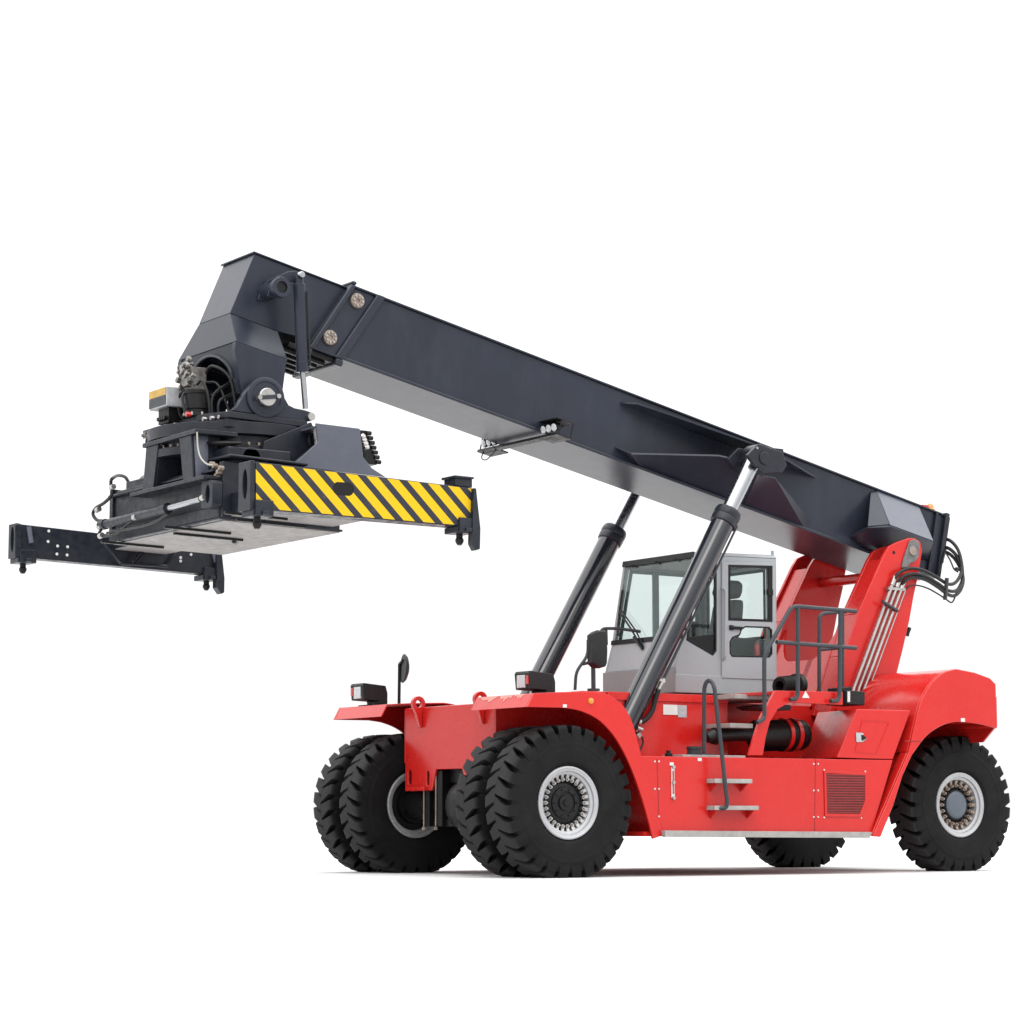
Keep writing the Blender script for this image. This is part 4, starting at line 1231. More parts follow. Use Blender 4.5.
mb = MB(); mb.tube(corner([p + Vector((0, 0.01, 0)), p + Vector((-0.02, 0.07, -0.03)), q + Vector((0.0, 0.07, 0.05)), q + Vector((0, 0.01, 0))], 0.05), 0.018, 8); mb.build('grab_handle', 'cab', cab)
# inside the cab
mb = MB()
YO = 0.16
mb.box(-4.10, -3.62, -0.30 + YO, 0.26 + YO, zfloor + 0.55, zfloor + 0.70)
def slab(x, w, z, d=0.17): return [(x - d, YO - w, z), (x, YO - w, z), (x, YO + w, z), (x - d, YO + w, z)]
mb.loft([slab(-4.02, 0.26, zfloor + 0.7), slab(-4.10, 0.28, zfloor + 1.0), slab(-4.14, 0.26, zfloor + 1.25), slab(-4.18, 0.20, zfloor + 1.34)])
mb.loft([slab(-4.10, 0.17, zfloor + 1.36, 0.22), slab(-4.08, 0.20, zfloor + 1.45, 0.26), slab(-4.12, 0.19, zfloor + 1.58, 0.24), slab(-4.16, 0.15, zfloor + 1.61, 0.16)])
mb.box(-4.0, -3.6, 0.30 + YO, 0.40 + YO, zfloor + 0.70, zfloor + 0.78)
mb.box(-4.0, -3.7, -0.25 + YO, 0.2 + YO, zfloor + 0.06, zfloor + 0.55)
mb.build('driver_seat', 'inner', cab, bevel=0.035)
mb = MB()
mb.box(-3.35, -2.95, -0.6, 0.55, zfloor + 0.55, zfloor + 0.70)
mb.box(-3.2, -2.98, -0.10, 0.10, zfloor + 0.06, zfloor + 0.55)
mb.box(-4.3, -3.5, -0.72, -0.42, zfloor + 0.06, zfloor + 0.75)
mb.build('dashboard', 'innergreen', cab, bevel=0.03)
mb = MB()
c = Vector((-3.42, -0.02, zfloor + 0.86)); d_ = Vector((-0.55, 0, 0.83)).normalized()
mb.tube([Vector((-3.2, -0.02, zfloor + 0.65)), c], 0.03, 8)
mb.lathe([(0.17, -0.015), (0.20, -0.015), (0.20, 0.015), (0.17, 0.015)], c, d_, 28, closed=True)
mb.box(c.x - 0.02, c.x + 0.02, c.y - 0.18, c.y + 0.18, c.z - 0.01, c.z + 0.01)
mb.build('steering_wheel', 'inner', cab)
mb = MB()
mb.box(cs['t1'].x + 0.06, cs['t0'].x - 0.05, -KY + 0.06, KY - 0.06, cs['t0'].z - 0.06, cs['t0'].z - 0.012)
mb.build('headliner', 'inner', cab)
mb = MB()
mb.box(-3.35, -3.2, 0.35, 0.6, zfloor + 0.72, zfloor + 0.98); mb.tube([(-3.25, 0.48, zfloor + 0.7), (-3.25, 0.48, zfloor + 0.8)], 0.03, 8)
mb.build('display', 'inner', cab, bevel=0.015)
mb = MB(); mb.box(door_h[0][0] - 1.0, door_h[0][0] - 0.02, 0.40, 0.44, zfloor + 0.06, zfloor + 0.80); mb.build('dark_window_backing', 'inner', cab, bevel=0.02)  # dark plate added behind the lower door window to darken it
fe = side(757, 652, 0.62)
mb = MB(); mb.lathe([(0.001, 0), (0.04, 0.0), (0.045, 0.02), (0.045, 0.13), (0.03, 0.17), (0.015, 0.18), (0.015, 0.21), (0.001, 0.21)], (fe.x, 0.62, fe.z - 0.06), (0, 0, 1), 16)
mb.build('fire_extinguisher', 'redlens', cab)
# antenna
p = cs['t1']
mb = MB(); mb.tube([(p.x + 0.03, KY - 0.05, p.z + 0.04), (p.x + 0.03, KY - 0.05, p.z + 0.11)], 0.02, 8); mb.build('antenna_base', 'cab', cab)

# ================================================================== mirrors and rails
MYY = 1.9
pb, pt_ = side(593.5, 691, MYY), side(593, 650, MYY)
mb = MB(); mb.tube([pb, pt_, pt_ + Vector((0, 0, 0.05))], 0.03, 10); mb.cyl(pb, pb + Vector((0, 0, 0.03)), 0.08, 14)
nm = mb.build('wing_mirror', 'rail', ROOT)
mo = fyz([(597, 636), (598, 632.5), (604, 630.5), (606.5, 632), (607.5, 650), (607, 663), (605.5, 666.5), (599, 668.5), (597.5, 667)], pt_.x)
mo2 = inset(mo, 0.05)
mb = MB()
xx = pt_.x + 0.02
mb.loft([[(xx - 0.02, a, b_) for a, b_ in mo], [(xx + 0.09, a, b_) for a, b_ in mo], [(xx + 0.17, a, b_) for a, b_ in mo2]])
mb.build('mirror_head', 'plastic', nm, bevel=0.015)
MB().plate(inset(mo, 0.02), 'x', xx - 0.026, xx - 0.021).build('mirror_glass', 'chrome', nm)

def rail(name, lines, y, r=0.028, parent=ROOT, mt='rail'):
    mb = MB()
    for ln in lines:
        pts = [side(v[0], v[1], v[2] if len(v) > 2 else y) for v in ln]
        mb.tube(corner(pts, 0.09), r, 10)
    return mb.build(name, mt, parent)

# rail in front of the cab (thin frame on the far and middle fender)
rail('handrail', [[(575, 690), (576, 672), (588, 655), (588, 640)], [(583, 664), (592, 662)], [(599.5, 648), (600.5, 628.5), (618, 628.5), (640, 631.5)], [(606, 629), (606.5, 645)]], 0.2, 0.022)
# hoop at the steps
rail('grab_hoop', [[(704, 755, 2.25), (704.3, 688, 2.32), (706, 682.5, 2.36), (709, 680, 2.4), (712.5, 682.5, 2.45), (714.5, 688, 2.5), (727, 800, 2.62), (727, 806, 2.62), (724, 808.5, 2.6), (718, 808, 2.55)]], 2.4, 0.028)
mb = MB(); p = side(704, 755, 2.25); mb.box(p.x - 0.09, p.x + 0.09, 2.18, 2.32, p.z - 0.015, p.z + 0.015); mb.build('rail_foot', 'rail', ROOT)
# platform guard rail
GY = 2.40
rail('guard_rail', [[(757, 722.5), (764.5, 719), (764.2, 655), (792, 606), (856, 611.3)], [(776.5, 642), (856, 648)], [(797.8, 606.5), (797.8, 694), (796, 699), (790, 699.5)],
                    [(840.3, 611), (839.5, 696), (837.5, 701), (830.5, 701)]], GY, 0.029)
rail('guard_rail', [[(819.2, 692), (819.2, 616.5), (823, 613.5), (846, 611.5)], [(819.2, 649.5), (843, 647.5)], [(842.5, 611), (842.5, 690)]], 1.45, 0.027)

# ================================================================== spreader (pitched a little, front end higher)
def tl(p): return Vector((p.x, p.y, p.z + (p.x - 3.5) * 0.028))
X0, X1 = 2.78, 4.36
ZB, ZT = 4.205, 4.86
mb = MB()
mb.box(X0, X1, -1.66, 1.45, ZB + 0.02, ZT, tl)
mb.box(X0 - 0.03, X1 + 0.06, -1.68, 1.48, ZB - 0.01, ZB + 0.018, tl)          # bottom flange
mb.box(X0 + 0.1, X1 - 0.15, -1.6, 1.40, ZT + 0.001, ZT + 0.14, tl)
mb.cyl(tl(Vector((X1 - 0.42, -1.55, ZT + 0.13))), tl(Vector((X1 - 0.42, 1.35, ZT + 0.13))), 0.13, 20)
mb.box(X1 + 0.001, X1 + 0.10, -1.6, 1.35, ZT - 0.09, ZT - 0.06, tl)
mb.box(X1 + 0.001, X1 + 0.045, -1.64, 1.43, ZB + 0.019, ZB + 0.16, tl)
spr = mb.build('spreader_frame', 'dark', ROOT, bevel=0.012)
M['oily'] = paint('oily_valve_metal', (0.20, 0.19, 0.18), rough=0.35, metal=0.8, var=0.5, scale=16, dust=(0.04, 0.035, 0.03), dust_amt=0.8)
M['dull_yellow'] = paint('faded_yellow_band', (0.55, 0.34, 0.06), rough=0.5, var=0.15, scale=8)
M['under'] = paint('pale_underside_paint', (0.30, 0.285, 0.275), rough=0.55, var=0.1, scale=1.2, dust=(0.2, 0.19, 0.18), dust_amt=0.5)  # far paler than the frame colour, used on the bottom plates
mb = MB()
for y0, y1 in ((-1.65, -0.62), (-0.615, 0.40), (0.405, 1.44)):
    mb.box(X0 + 0.0, X1 - 0.02, y0, y1, ZB - 0.02, ZB - 0.011, tl)
mb.build('bottom_plate', 'under', spr)
# telescopic beams
for s in (1, -1):
    ya_, yb_ = (1.40, 3.10) if s > 0 else (-3.20, -1.62)
    xo = 0.0 if s > 0 else -0.62
    mb = MB()
    mb.box(X0 + 0.12, X1 - 0.08 + xo, ya_, yb_, ZB + (0.05 if s > 0 else 0.12), ZT - 0.34, tl)
    tb_ = mb.build('telescopic_beam', 'dark', ROOT, bevel=0.012)
    MB().box(X0 + 0.13, X1 - 0.09 + xo, ya_ + 0.09, yb_, ZB + (0.035 if s > 0 else 0.105), ZB + (0.049 if s > 0 else 0.119), tl).build('bottom_plate', 'under', tb_)
for ya_, yb_ in ((1.38, 1.49), (-1.70, -1.60)):
    MB().box(X0 + 0.02, X1 + 0.03, ya_, yb_, ZB + 0.0, ZT + 0.03, tl).build('end_flange', 'dark', spr, bevel=0.01)
# sliding strips under the frame
for a_, b2 in (((164, 530), (220, 536.7)), ((174, 535.7), (236, 541.6)), ((224.5, 516), (282, 521.6)), ((236, 522), (300, 528)), ((101, 544.5), (161, 549))):
    pa, pb = level(*a_, ZB - 0.04), level(*b2, ZB - 0.04)
    MB().box(max(pb.x, X0 - 0.3), pa.x, pa.y - 0.025, pa.y + 0.025, ZB - 0.05, ZB - 0.0205, tl).build('slide_strip', 'black', spr)
mb = MB()
mb.tube(spline([level(234, 541, ZB - 0.05), front(239, 544.5, 2.75), front(245, 545.5, 2.75), front(252, 541, 2.75), front(257, 534, 2.75)], 6), 0.03, 8)
mb.build('hydraulic_hose', 'hose', spr)
# extension cylinder and hoses on the front face
XC = X1 + 0.16
pa, pm, pb = front(102, 525, XC), front(167, 508.5, XC), front(201, 499, XC)
mb = MB()
d_ = (pb - pa).normalized()
mb.cyl(pa, pm, 0.055, 18)
mb.cyl(pm - d_ * 0.1, pm + d_ * 0.03, 0.068, 18)
mb.cyl(pa - d_ * 0.02, pa + d_ * 0.12, 0.068, 18)
ec = mb.build('extension_cylinder', 'dark', spr)
MB().cyl(pm, pb, 0.038, 14).build('cylinder_rod', 'chrome', ec)
mb = MB()
pc_ = pb
eye = [(pb.y - 0.10 + 0.34 * math.cos(t) * 0.5, pb.z + 0.11 + 0.17 * math.sin(t)) for t in [2 * PI * i / 4 + PI / 4 for i in range(4)]]
oy = front(209, 494, XC)
mb.plate(rrect(oy.y - 0.17, oy.y + 0.13, oy.z - 0.16, oy.z + 0.16, 0.05), 'x', X1 + 0.05, XC + 0.02, [circ(oy.y, oy.z, 0.055, 16, 0.11)])
mb.build('cylinder_bracket', 'dark', spr, bevel=0.008)
for pts, r in (([(104, 521), (97, 520), (93, 514), (96, 508), (104, 503), (111, 496), (113, 489)], 0.022), ([(111, 489), (111, 481), (113, 478), (118, 475.5, 4.3), (125, 477, 4.1), (129, 483, 3.95)], 0.022), ([(101, 530), (99, 534), (106, 536), (117, 533), (127, 525), (133, 520)], 0.018), ([(107, 533), (122, 530), (150, 524), (168, 514)], 0.016)):
    mb = MB(); mb.tube(spline([front(v[0], v[1], v[2] if len(v) > 2 else XC + 0.02) for v in pts], 5), r, 8); mb.build('hydraulic_hose', 'hose', spr)
mb = MB()
for a, b_ in ((135, 517.5), (112.5, 487.5), (98, 510), (100, 527), (101, 536), (203, 498)):
    p = front(a, b_, XC + 0.03); mb.cyl(p - Vector((0, 0.04, 0)), p + Vector((0, 0.04, 0.01)), 0.036, 8)
mb.build('hose_fitting', 'steel', spr)
# ---------------------------------------------------------------- end beams
def end_beam(s):
    y_in, y_out = (3.08, 3.35) if s > 0 else (-3.20, -3.42)
    if s > 0:
        tp = [(255.5, 461.5), (473, 488), (470.5, 527), (256, 509)]
    else:
        tp = [(20, 524), (217, 546.5), (219, 575.5), (19, 557)]
    ref = y_out if s > 0 else y_in
    pr = sxz(tp, ref)
    mb = MB()
    mb.plate(pr, 'y', min(y_in, y_out), max(y_in, y_out))
    eb = mb.build('end_beam', 'dark', ROOT, bevel=0.012)
    xs = [p[0] for p in pr]; xf_, xb_ = pr[0][0], pr[1][0]
    zf0, zf1, zb0, zb1 = pr[3][1], pr[0][1], pr[2][1], pr[1][1]
    ym = (y_in + y_out) / 2
    # end cap with an oval opening, front end
    mb = MB()
    mb.plate([(min(y_in, y_out) - 0.02, zf0 - 0.01), (max(y_in, y_out) + 0.0, zf0 - 0.01), (max(y_in, y_out) + 0.0, zf1 + 0.01), (min(y_in, y_out) - 0.02, zf1 + 0.01)], 'x', xf_ + 0.001, xf_ + 0.06,
             [circ(ym, (zf0 + zf1) / 2 + 0.02, 0.055, 20, 0.17)])
    cap = mb.build('end_cap', 'dark', eb, bevel=0.008)
    # corner castings, twistlocks, guides
    for xe_, zc in ((xf_, zf0), (xb_, zb0)):
        inward = -1 if xe_ == xf_ else 1
        xc = xe_ + inward * 0.10
        mb = MB()
        mb.box(xc - 0.13, xc + 0.13, ym - 0.13, ym + 0.15, zc - 0.075, zc - 0.002)
        mb.box(xc - 0.11, xc + 0.11, y_out - 0.03 if s > 0 else y_in - 0.0, y_out + 0.05 if s > 0 else y_in + 0.06, zc - 0.07, zc + 0.10)
        mb.box(xc - 0.04, xc + 0.04, ym + 0.15, ym + 0.22, zc - 0.065, zc - 0.02)
        cc = mb.build('corner_casting', 'dark', eb, bevel=0.01)
        mb = MB()
        mb.lathe([(0.04, 0.02), (0.04, -0.05), (0.05, -0.06), (0.05, -0.09), (0.03, -0.125), (0.001, -0.13)], (xc, ym, zc - 0.075), (0, 0, 1), 16)
        mb.build('twistlock', 'black', eb)
        MB().cyl((xc - 0.02, ym, zc - 0.19), (xc + 0.02, ym, zc - 0.19), 0.02, 8).build('twistlock_tip', 'rusty', cc)
    if s < 0:
        for px, py in ((48.7, 531), (48, 541.5), (57.5, 546), (67.5, 546.8), (56.8, 554), (67, 555), (180.5, 557.5), (180.5, 561), (191, 554.5)):
            p = side(px, py, y_in)
            MB().cyl((p.x, y_in - 0.001, p.z), (p.x, y_in + 0.006, p.z), 0.02, 10).build('bolt', 'white', eb)
        # gusset truss where the telescopic beam meets the end beam
        mb = MB()
        zt_ = side(110, 547, y_in + 0.25)
        tp2 = [side(103, 545, y_in + 0.35), side(122, 564, y_in + 0.05), side(135, 563.5, y_in + 0.05), side(143, 551, y_in + 0.35)]
        for a_, b2 in (((104, 544), (121, 563)), ((133, 562), (144, 549)), ((121, 563.5), (167, 566)), ((167, 566), (178, 550.5))):
            pa_, pb_ = side(*a_, y_in + 0.12), side(*b2, y_in + 0.12)
            mb.tube([pa_, pb_], 0.022, 6)
        pg = sxz([(145, 550), (134, 563), (166, 565.5), (177, 551.5)], y_in)
        mb.plate(pg, 'y', y_in + 0.001, y_in + 0.05)
        mb.build('gusset', 'dark', eb)
        for a_, b2 in (((28.5, 526.5), (31, 543)), ((212, 546), (216, 562))):
            pa_, pb_ = side(*a_, y_in + 0.03), side(*b2, y_in + 0.03)
            mb = MB(); mb.tube([pa_, pb_], 0.035, 6); mb.build('stiffener', 'panel', eb)
    # guide plate at the rear end
    if s > 0:
        gp_ = sxz([(471, 488.5), (473.2, 489), (477.5, 529), (477, 549.5), (472.5, 551), (469, 544), (469.5, 527)], ref)
        gx = 0.015
        mb = MB(); mb.plate(gp_, 'y', y_out - 0.03, y_out + 0.07)
        bx = sxz([(453.5, 478), (470.5, 479.5), (470.5, 488), (453.5, 486)], ref - 0.06)
        mb.plate(bx, 'y', y_in, y_out - 0.02)
        tp_ = sxz([(452.5, 475.5), (472, 477.5), (472, 479.5), (452.5, 478)], ref - 0.04)
        mb.plate(tp_, 'y', y_in - 0.02, y_out + 0.01)
    else:
        gp_ = sxz([(213, 544.5), (218, 545.5), (221.5, 579), (221.2, 593), (218.3, 594.5), (213.8, 588), (213.8, 577)], ref)
        MB().plate(gp_, 'y', y_in - 0.04, y_in + 0.1).build('corner_guide', 'dark', eb, bevel=0.008); mb = MB()
        gp_ = sxz([(13.6, 525), (20, 524), (20, 557), (13.6, 557)], ref)
        mb.plate(gp_, 'y', y_in + 0.0, y_in + 0.05)
    mb.build('corner_guide', 'dark', eb, bevel=0.008)
    if s > 0:
        # hazard striped panel with the oval opening
        hp = sxz([(255.5, 462.8), (472, 488.8), (470, 526), (256, 508)], y_out)
        c_ = side(343, 489, y_out)
        r_ = 0.076
        hol = [(c_.x + (0.062 if math.cos(t) > 0 else -0.062) + r_ * math.cos(t), c_.z + r_ * math.sin(t) + 0.0) for t in [2 * PI * i / 36 + 0.01 for i in range(36)]]
        MB().plate(hp, 'y', y_out + 0.001, y_out + 0.008, [hol]).build('hazard_panel', 'hazard', eb)
        MB().plate(hol, 'y', y_out + 0.0005, y_out + 0.003).build('panel_opening', 'black', eb)


# phase of the stripes: a dark band edge sits at the panel's top front corner
pz = side(259.6, 463.6, 3.358)
ph = ((pz.x * S) - (pz.z * S) * 1.05) / (0.2655 * S)
for n in M['hazard'].node_tree.nodes:
    if n.type == 'MATH' and n.operation == 'ADD' and not n.inputs[1].is_linked:
        n.inputs[1].default_value = -(ph % 1.0) + 1.0
end_beam(1); end_beam(-1)

# ---------------------------------------------------------------- side-shift frame, slewing ring, rotator
XP = 4.55
mb = MB()
a0, a1 = front(143.7, 446, XP), front(193, 430.5, XP)
b0, b1 = front(134, 493, XP), front(208, 475.5, XP)
ztop, zbot = (a0.z + a1.z) / 2, (b0.z + b1.z) / 2
mb.box(XP - 0.55, XP + 0.02, a0.y, a1.y + 0.1, ztop - 0.035, ztop + 0.02)
mb.box(XP - 0.30, XP + 0.06, b0.y, b1.y, zbot - 0.045, zbot + 0.0)
def post(u0, u1, l0, l1):
    q = [front(*v, XP) for v in (u0, u1, l1, l0)]
    ps = [(v.y, v.z) for v in q]
    ps = [(ps[0][0], ztop - 0.036), (ps[1][0], ztop - 0.036), (ps[2][0], zbot + 0.001), (ps[3][0], zbot + 0.001)]
    mb.plate(ps, 'x', XP - 0.03, XP)
    mb.hexa([(XP - 0.031, ps[1][0] - 0.03, ztop - 0.036), (XP - 0.031, ps[1][0], ztop - 0.036), (XP - 0.40, ps[1][0], ztop - 0.036), (XP - 0.40, ps[1][0] - 0.03, ztop - 0.036)],
            [(XP - 0.031, ps[2][0] - 0.03, zbot + 0.001), (XP - 0.031, ps[2][0], zbot + 0.001), (XP - 0.28, ps[2][0], zbot + 0.001), (XP - 0.28, ps[2][0] - 0.03, zbot + 0.001)])
    mb.hexa([(XP - 0.031, ps[0][0], ztop - 0.036), (XP - 0.031, ps[0][0] + 0.03, ztop - 0.036), (XP - 0.40, ps[0][0] + 0.03, ztop - 0.036), (XP - 0.40, ps[0][0], ztop - 0.036)],
            [(XP - 0.031, ps[3][0], zbot + 0.001), (XP - 0.031, ps[3][0] + 0.03, zbot + 0.001), (XP - 0.28, ps[3][0] + 0.03, zbot + 0.001), (XP - 0.28, ps[3][0], zbot + 0.001)])
post((146, 446), (158, 445), (142.5, 488), (153, 485))
post((179, 437), (191, 435), (183, 477), (193, 474))
sub = mb.build('sideshift_frame', 'dark', ROOT, bevel=0.008)
mb = MB(); 
pp = [side(190.8, 436, b1.y), side(200, 437, b1.y)]
q = [front(191, 435, XP), front(193.5, 474, XP)]
mb.hexa([(XP - 0.03, q[0].y + 0.002, ztop - 0.04), (XP - 0.03, q[0].y + 0.02, ztop - 0.04), (XP - 0.22, q[0].y + 0.02, ztop - 0.04), (XP - 0.22, q[0].y + 0.002, ztop - 0.04)],
        [(XP - 0.03, q[1].y + 0.002, zbot + 0.02), (XP - 0.03, q[1].y + 0.02, zbot + 0.02), (XP - 0.19, q[1].y + 0.02, zbot + 0.02), (XP - 0.19, q[1].y + 0.002, zbot + 0.02)])
mb.build('post_side_face', 'panel', sub, bevel=0.004)  # separate paler plate laid on the near post's side face
# cables down the near post
mb = MB(); mb.tube(spline([front(197, 432, XP + 0.03), front(198, 448, XP + 0.03), front(201, 458, XP + 0.03), (front(207, 464, XP + 0.03)), front(213, 465, XP + 0.02)], 6), 0.010, 6); mb.build('pale_cable', 'cable', sub)
# near side plate of the frame (outboard of the ring)
YS = 1.12
g = sxz([(264.5, 441), (300, 427), (311.5, 422), (313.5, 427), (315, 446), (294, 464.5), (255, 463), (262, 458)], YS)
g2 = sxz([(300, 427), (311.5, 422), (313.5, 427), (304, 432)], YS)
for s in (1, -1):
    MB().plate(g, 'y', s * (YS - 0.06), s * YS).build('frame_side_plate', 'dark', sub, bevel=0.01)
# carriage rail / sloping deck near the end beam
mb = MB()
q0, q1 = front(205, 462.5, 4.35), front(264, 448, 4.35)
mb.hexa([(4.36, q0.y, q0.z), (4.36, 1.6, q0.z - 0.01), (3.3, 1.6, q0.z - 0.04), (3.3, q0.y, q0.z - 0.04)],
        [(4.36, q0.y, q0.z + 0.04), (4.36, 1.6, q0.z + 0.03), (3.3, 1.6, q0.z), (3.3, q0.y, q0.z)])
mb.box(3.4, 4.25, 0.2, 1.35, q0.z + 0.03, q0.z + 0.16)
mb.build('carriage_rail', 'dark', sub, bevel=0.02)
mb = MB()
for px, py in ((215, 466), (221, 468), (219, 472), (212, 464), (217, 476)):
    p = front(px, py, 4.42); mb.cyl(p - Vector((0.03, 0, 0)), p + Vector((0.03, 0, 0)), 0.03, 8)
mb.build('hose_fitting', 'rusty', sub)
# slewing ring
mb = MB()
RC = (3.52, 0.0, 0)
mb.lathe([(0.7, 5.12), (1.02, 5.12), (1.02, 5.22), (0.96, 5.23), (0.96, 5.34), (1.05, 5.35), (1.05, 5.50), (0.7, 5.50)], RC, (0, 0, 1), 64)
ringo = mb.build('slewing_ring', 'dark', ROOT, bevel=0.006)
mb = MB()
for k in range(48):
    a = 2 * PI * k / 48
    mb.cyl((RC[0] + 0.99 * math.cos(a), 0.99 * math.sin(a), 5.22), (RC[0] + 0.99 * math.cos(a), 0.99 * math.sin(a), 5.255), 0.02, 6)
mb.build('ring_bolts', 'rusty', ringo)
MB().lathe([(0.3, 4.86), (0.45, 4.9), (0.55, 5.119), (0.3, 5.119)], RC, (0, 0, 1), 48).build('ring_base', 'black', ringo)
# rotator deck with ears
zd = 5.565
k0, k1 = front(153, 424.5, 4.22), front(184, 415.5, 4.22)
mb = MB()
deck = [(2.98, -0.98), (2.98, 0.98), (4.06, 0.98), (4.22, 0.55), (4.22, -0.75), (4.0, -0.98)]
mb.plate(deck, 'z', zd - 0.05, zd + 0.03, mat=tl)
mb.plate([(x, y * 0.97) for x, y in deck], 'z', zd - 0.16, zd - 0.052, mat=tl)
dk = front(153, 425, 4.3)
mb.box(4.16, 4.40, -0.72, -0.05, zd - 0.12, zd - 0.03, tl)
mb.build('rotator_deck', 'dark', ROOT, bevel=0.01)
rot = bpy.data.objects['rotator_deck']
EY = 0.95
earp = sxz([(231, 410.5), (237, 406), (243, 396), (249, 386.5), (254, 382), (260, 379.5), (268, 379.5), (276, 382), (281.5, 388), (285, 398), (289, 405), (295, 408), (305, 410), (311, 412), (314, 416.5), (313, 420.5), (306, 421.5)], EY)
mb = MB()
for s in (1, -1):
    MB().plate(earp, 'y', s * (EY - 0.10), s * EY).build('pivot_ear', 'boom', rot, bevel=0.012)
pc = side(265, 398, EY)
for s in (1, -1):
    mb = MB()
    mb.lathe([(0.255, 0.0), (0.255, 0.03), (0.235, 0.04), (0.20, 0.04), (0.19, 0.03), (0.001, 0.03)], (pc.x, s * EY, pc.z), (0, s, 0), 40)
    pin = mb.build('pivot_boss', 'boom', rot)
    mb = MB()
    mb.lathe([(0.115, 0.0), (0.115, 0.05), (0.105, 0.06), (0.001, 0.06)], (pc.x, s * (EY + 0.025), pc.z), (0, s, 0), 28)
    pn = mb.build('pivot_pin', 'steel', pin)
    mb = MB()
    m_ = lambda p: Vector((pc.x + p.x, s * (EY + 0.085) + s * p.y, pc.z + p.z - p.x * 0.15))
    mb.box(-0.17, 0.17, 0.0, 0.02, -0.025, 0.025, m_)
    mb.build('pin_keeper', 'rail', pin, bevel=0.004)
    for q_ in (-0.13, 0.13):
        MB().cyl(m_(Vector((q_, 0.021, 0))), m_(Vector((q_, 0.04, 0))), 0.03, 8).build('keeper_bolt', 'steel', pin)
p = side(310, 417, EY)
MB().cyl((p.x, EY, p.z), (p.x, EY + 0.05, p.z), 0.05, 16).build('damper_foot', 'steel', rot)
mb = MB(); mb.cyl((p.x, -EY, p.z), (p.x, EY, p.z), 0.03, 8)
# slewing motor
pm_ = front(198, 412, 4.12)
mb = MB()
mb.lathe([(0.19, zd + 0.03), (0.19, zd + 0.06), (0.15, zd + 0.07), (0.15, zd + 0.12), (0.165, zd + 0.13), (0.165, zd + 0.31), (0.175, zd + 0.32), (0.175, zd + 0.36), (0.13, zd + 0.37), (0.001, zd + 0.375)], (pm_.x, pm_.y, 0.02), (0, 0, 1), 28)
mot = mb.build('slewing_motor', 'black', rot, bevel=0.004)
mb = MB()
zm = zd + 0.40
mb.box(pm_.x - 0.10, pm_.x + 0.10, pm_.y - 0.15, pm_.y + 0.02, zm, zm + 0.28)
mb.cyl((pm_.x, pm_.y - 0.2, zm + 0.22), (pm_.x + 0.12, pm_.y - 0.12, zm + 0.30), 0.09, 14)
mb.cyl((pm_.x + 0.1, pm_.y - 0.07, zm + 0.12), (pm_.x + 0.16, pm_.y - 0.07, zm + 0.12), 0.09, 12)
for k in range(6):
    mb.cyl((pm_.x + 0.1, pm_.y - 0.22 + 0.07 * k, zm + 0.04 + 0.05 * (k % 3)), (pm_.x + 0.16, pm_.y - 0.22 + 0.07 * k, zm + 0.06 + 0.05 * (k % 3)), 0.025, 8)
mb.cyl((pm_.x, pm_.y - 0.30, zm + 0.1), (pm_.x, pm_.y - 0.12, zm + 0.12), 0.022, 8)
random.seed(11)
for k in range(16):
    yy = pm_.y - 0.26 + 0.30 * random.random(); zz = zm + 0.02 + 0.34 * random.random(); xx = pm_.x + 0.09 + 0.05 * random.random()
    mb.cyl((xx, yy, zz), (xx + 0.05, yy, zz + 0.01), 0.02 + 0.025 * random.random(), 8)
mb.build('motor_valve', 'oily', mot, bevel=0.006)
mb = MB(); mb.tube(spline([(pm_.x - 0.1, pm_.y + 0.02, zm + 0.1), (pm_.x - 0.2, pm_.y + 0.15, zm + 0.05), (pm_.x - 0.3, pm_.y + 0.3, zd + 0.05)], 5), 0.018, 6)
mb.build('hydraulic_hose', 'hose', mot)
mb = MB()
for k in range(9):
    a = 2 * PI * k / 9
    mb.cyl((pm_.x + 0.178 * math.cos(a), pm_.y + 0.178 * math.sin(a), zd + 0.06), (pm_.x + 0.178 * math.cos(a), pm_.y + 0.178 * math.sin(a), zd + 0.10), 0.018, 6)
mb.build('motor_bolts', 'steel', mot)
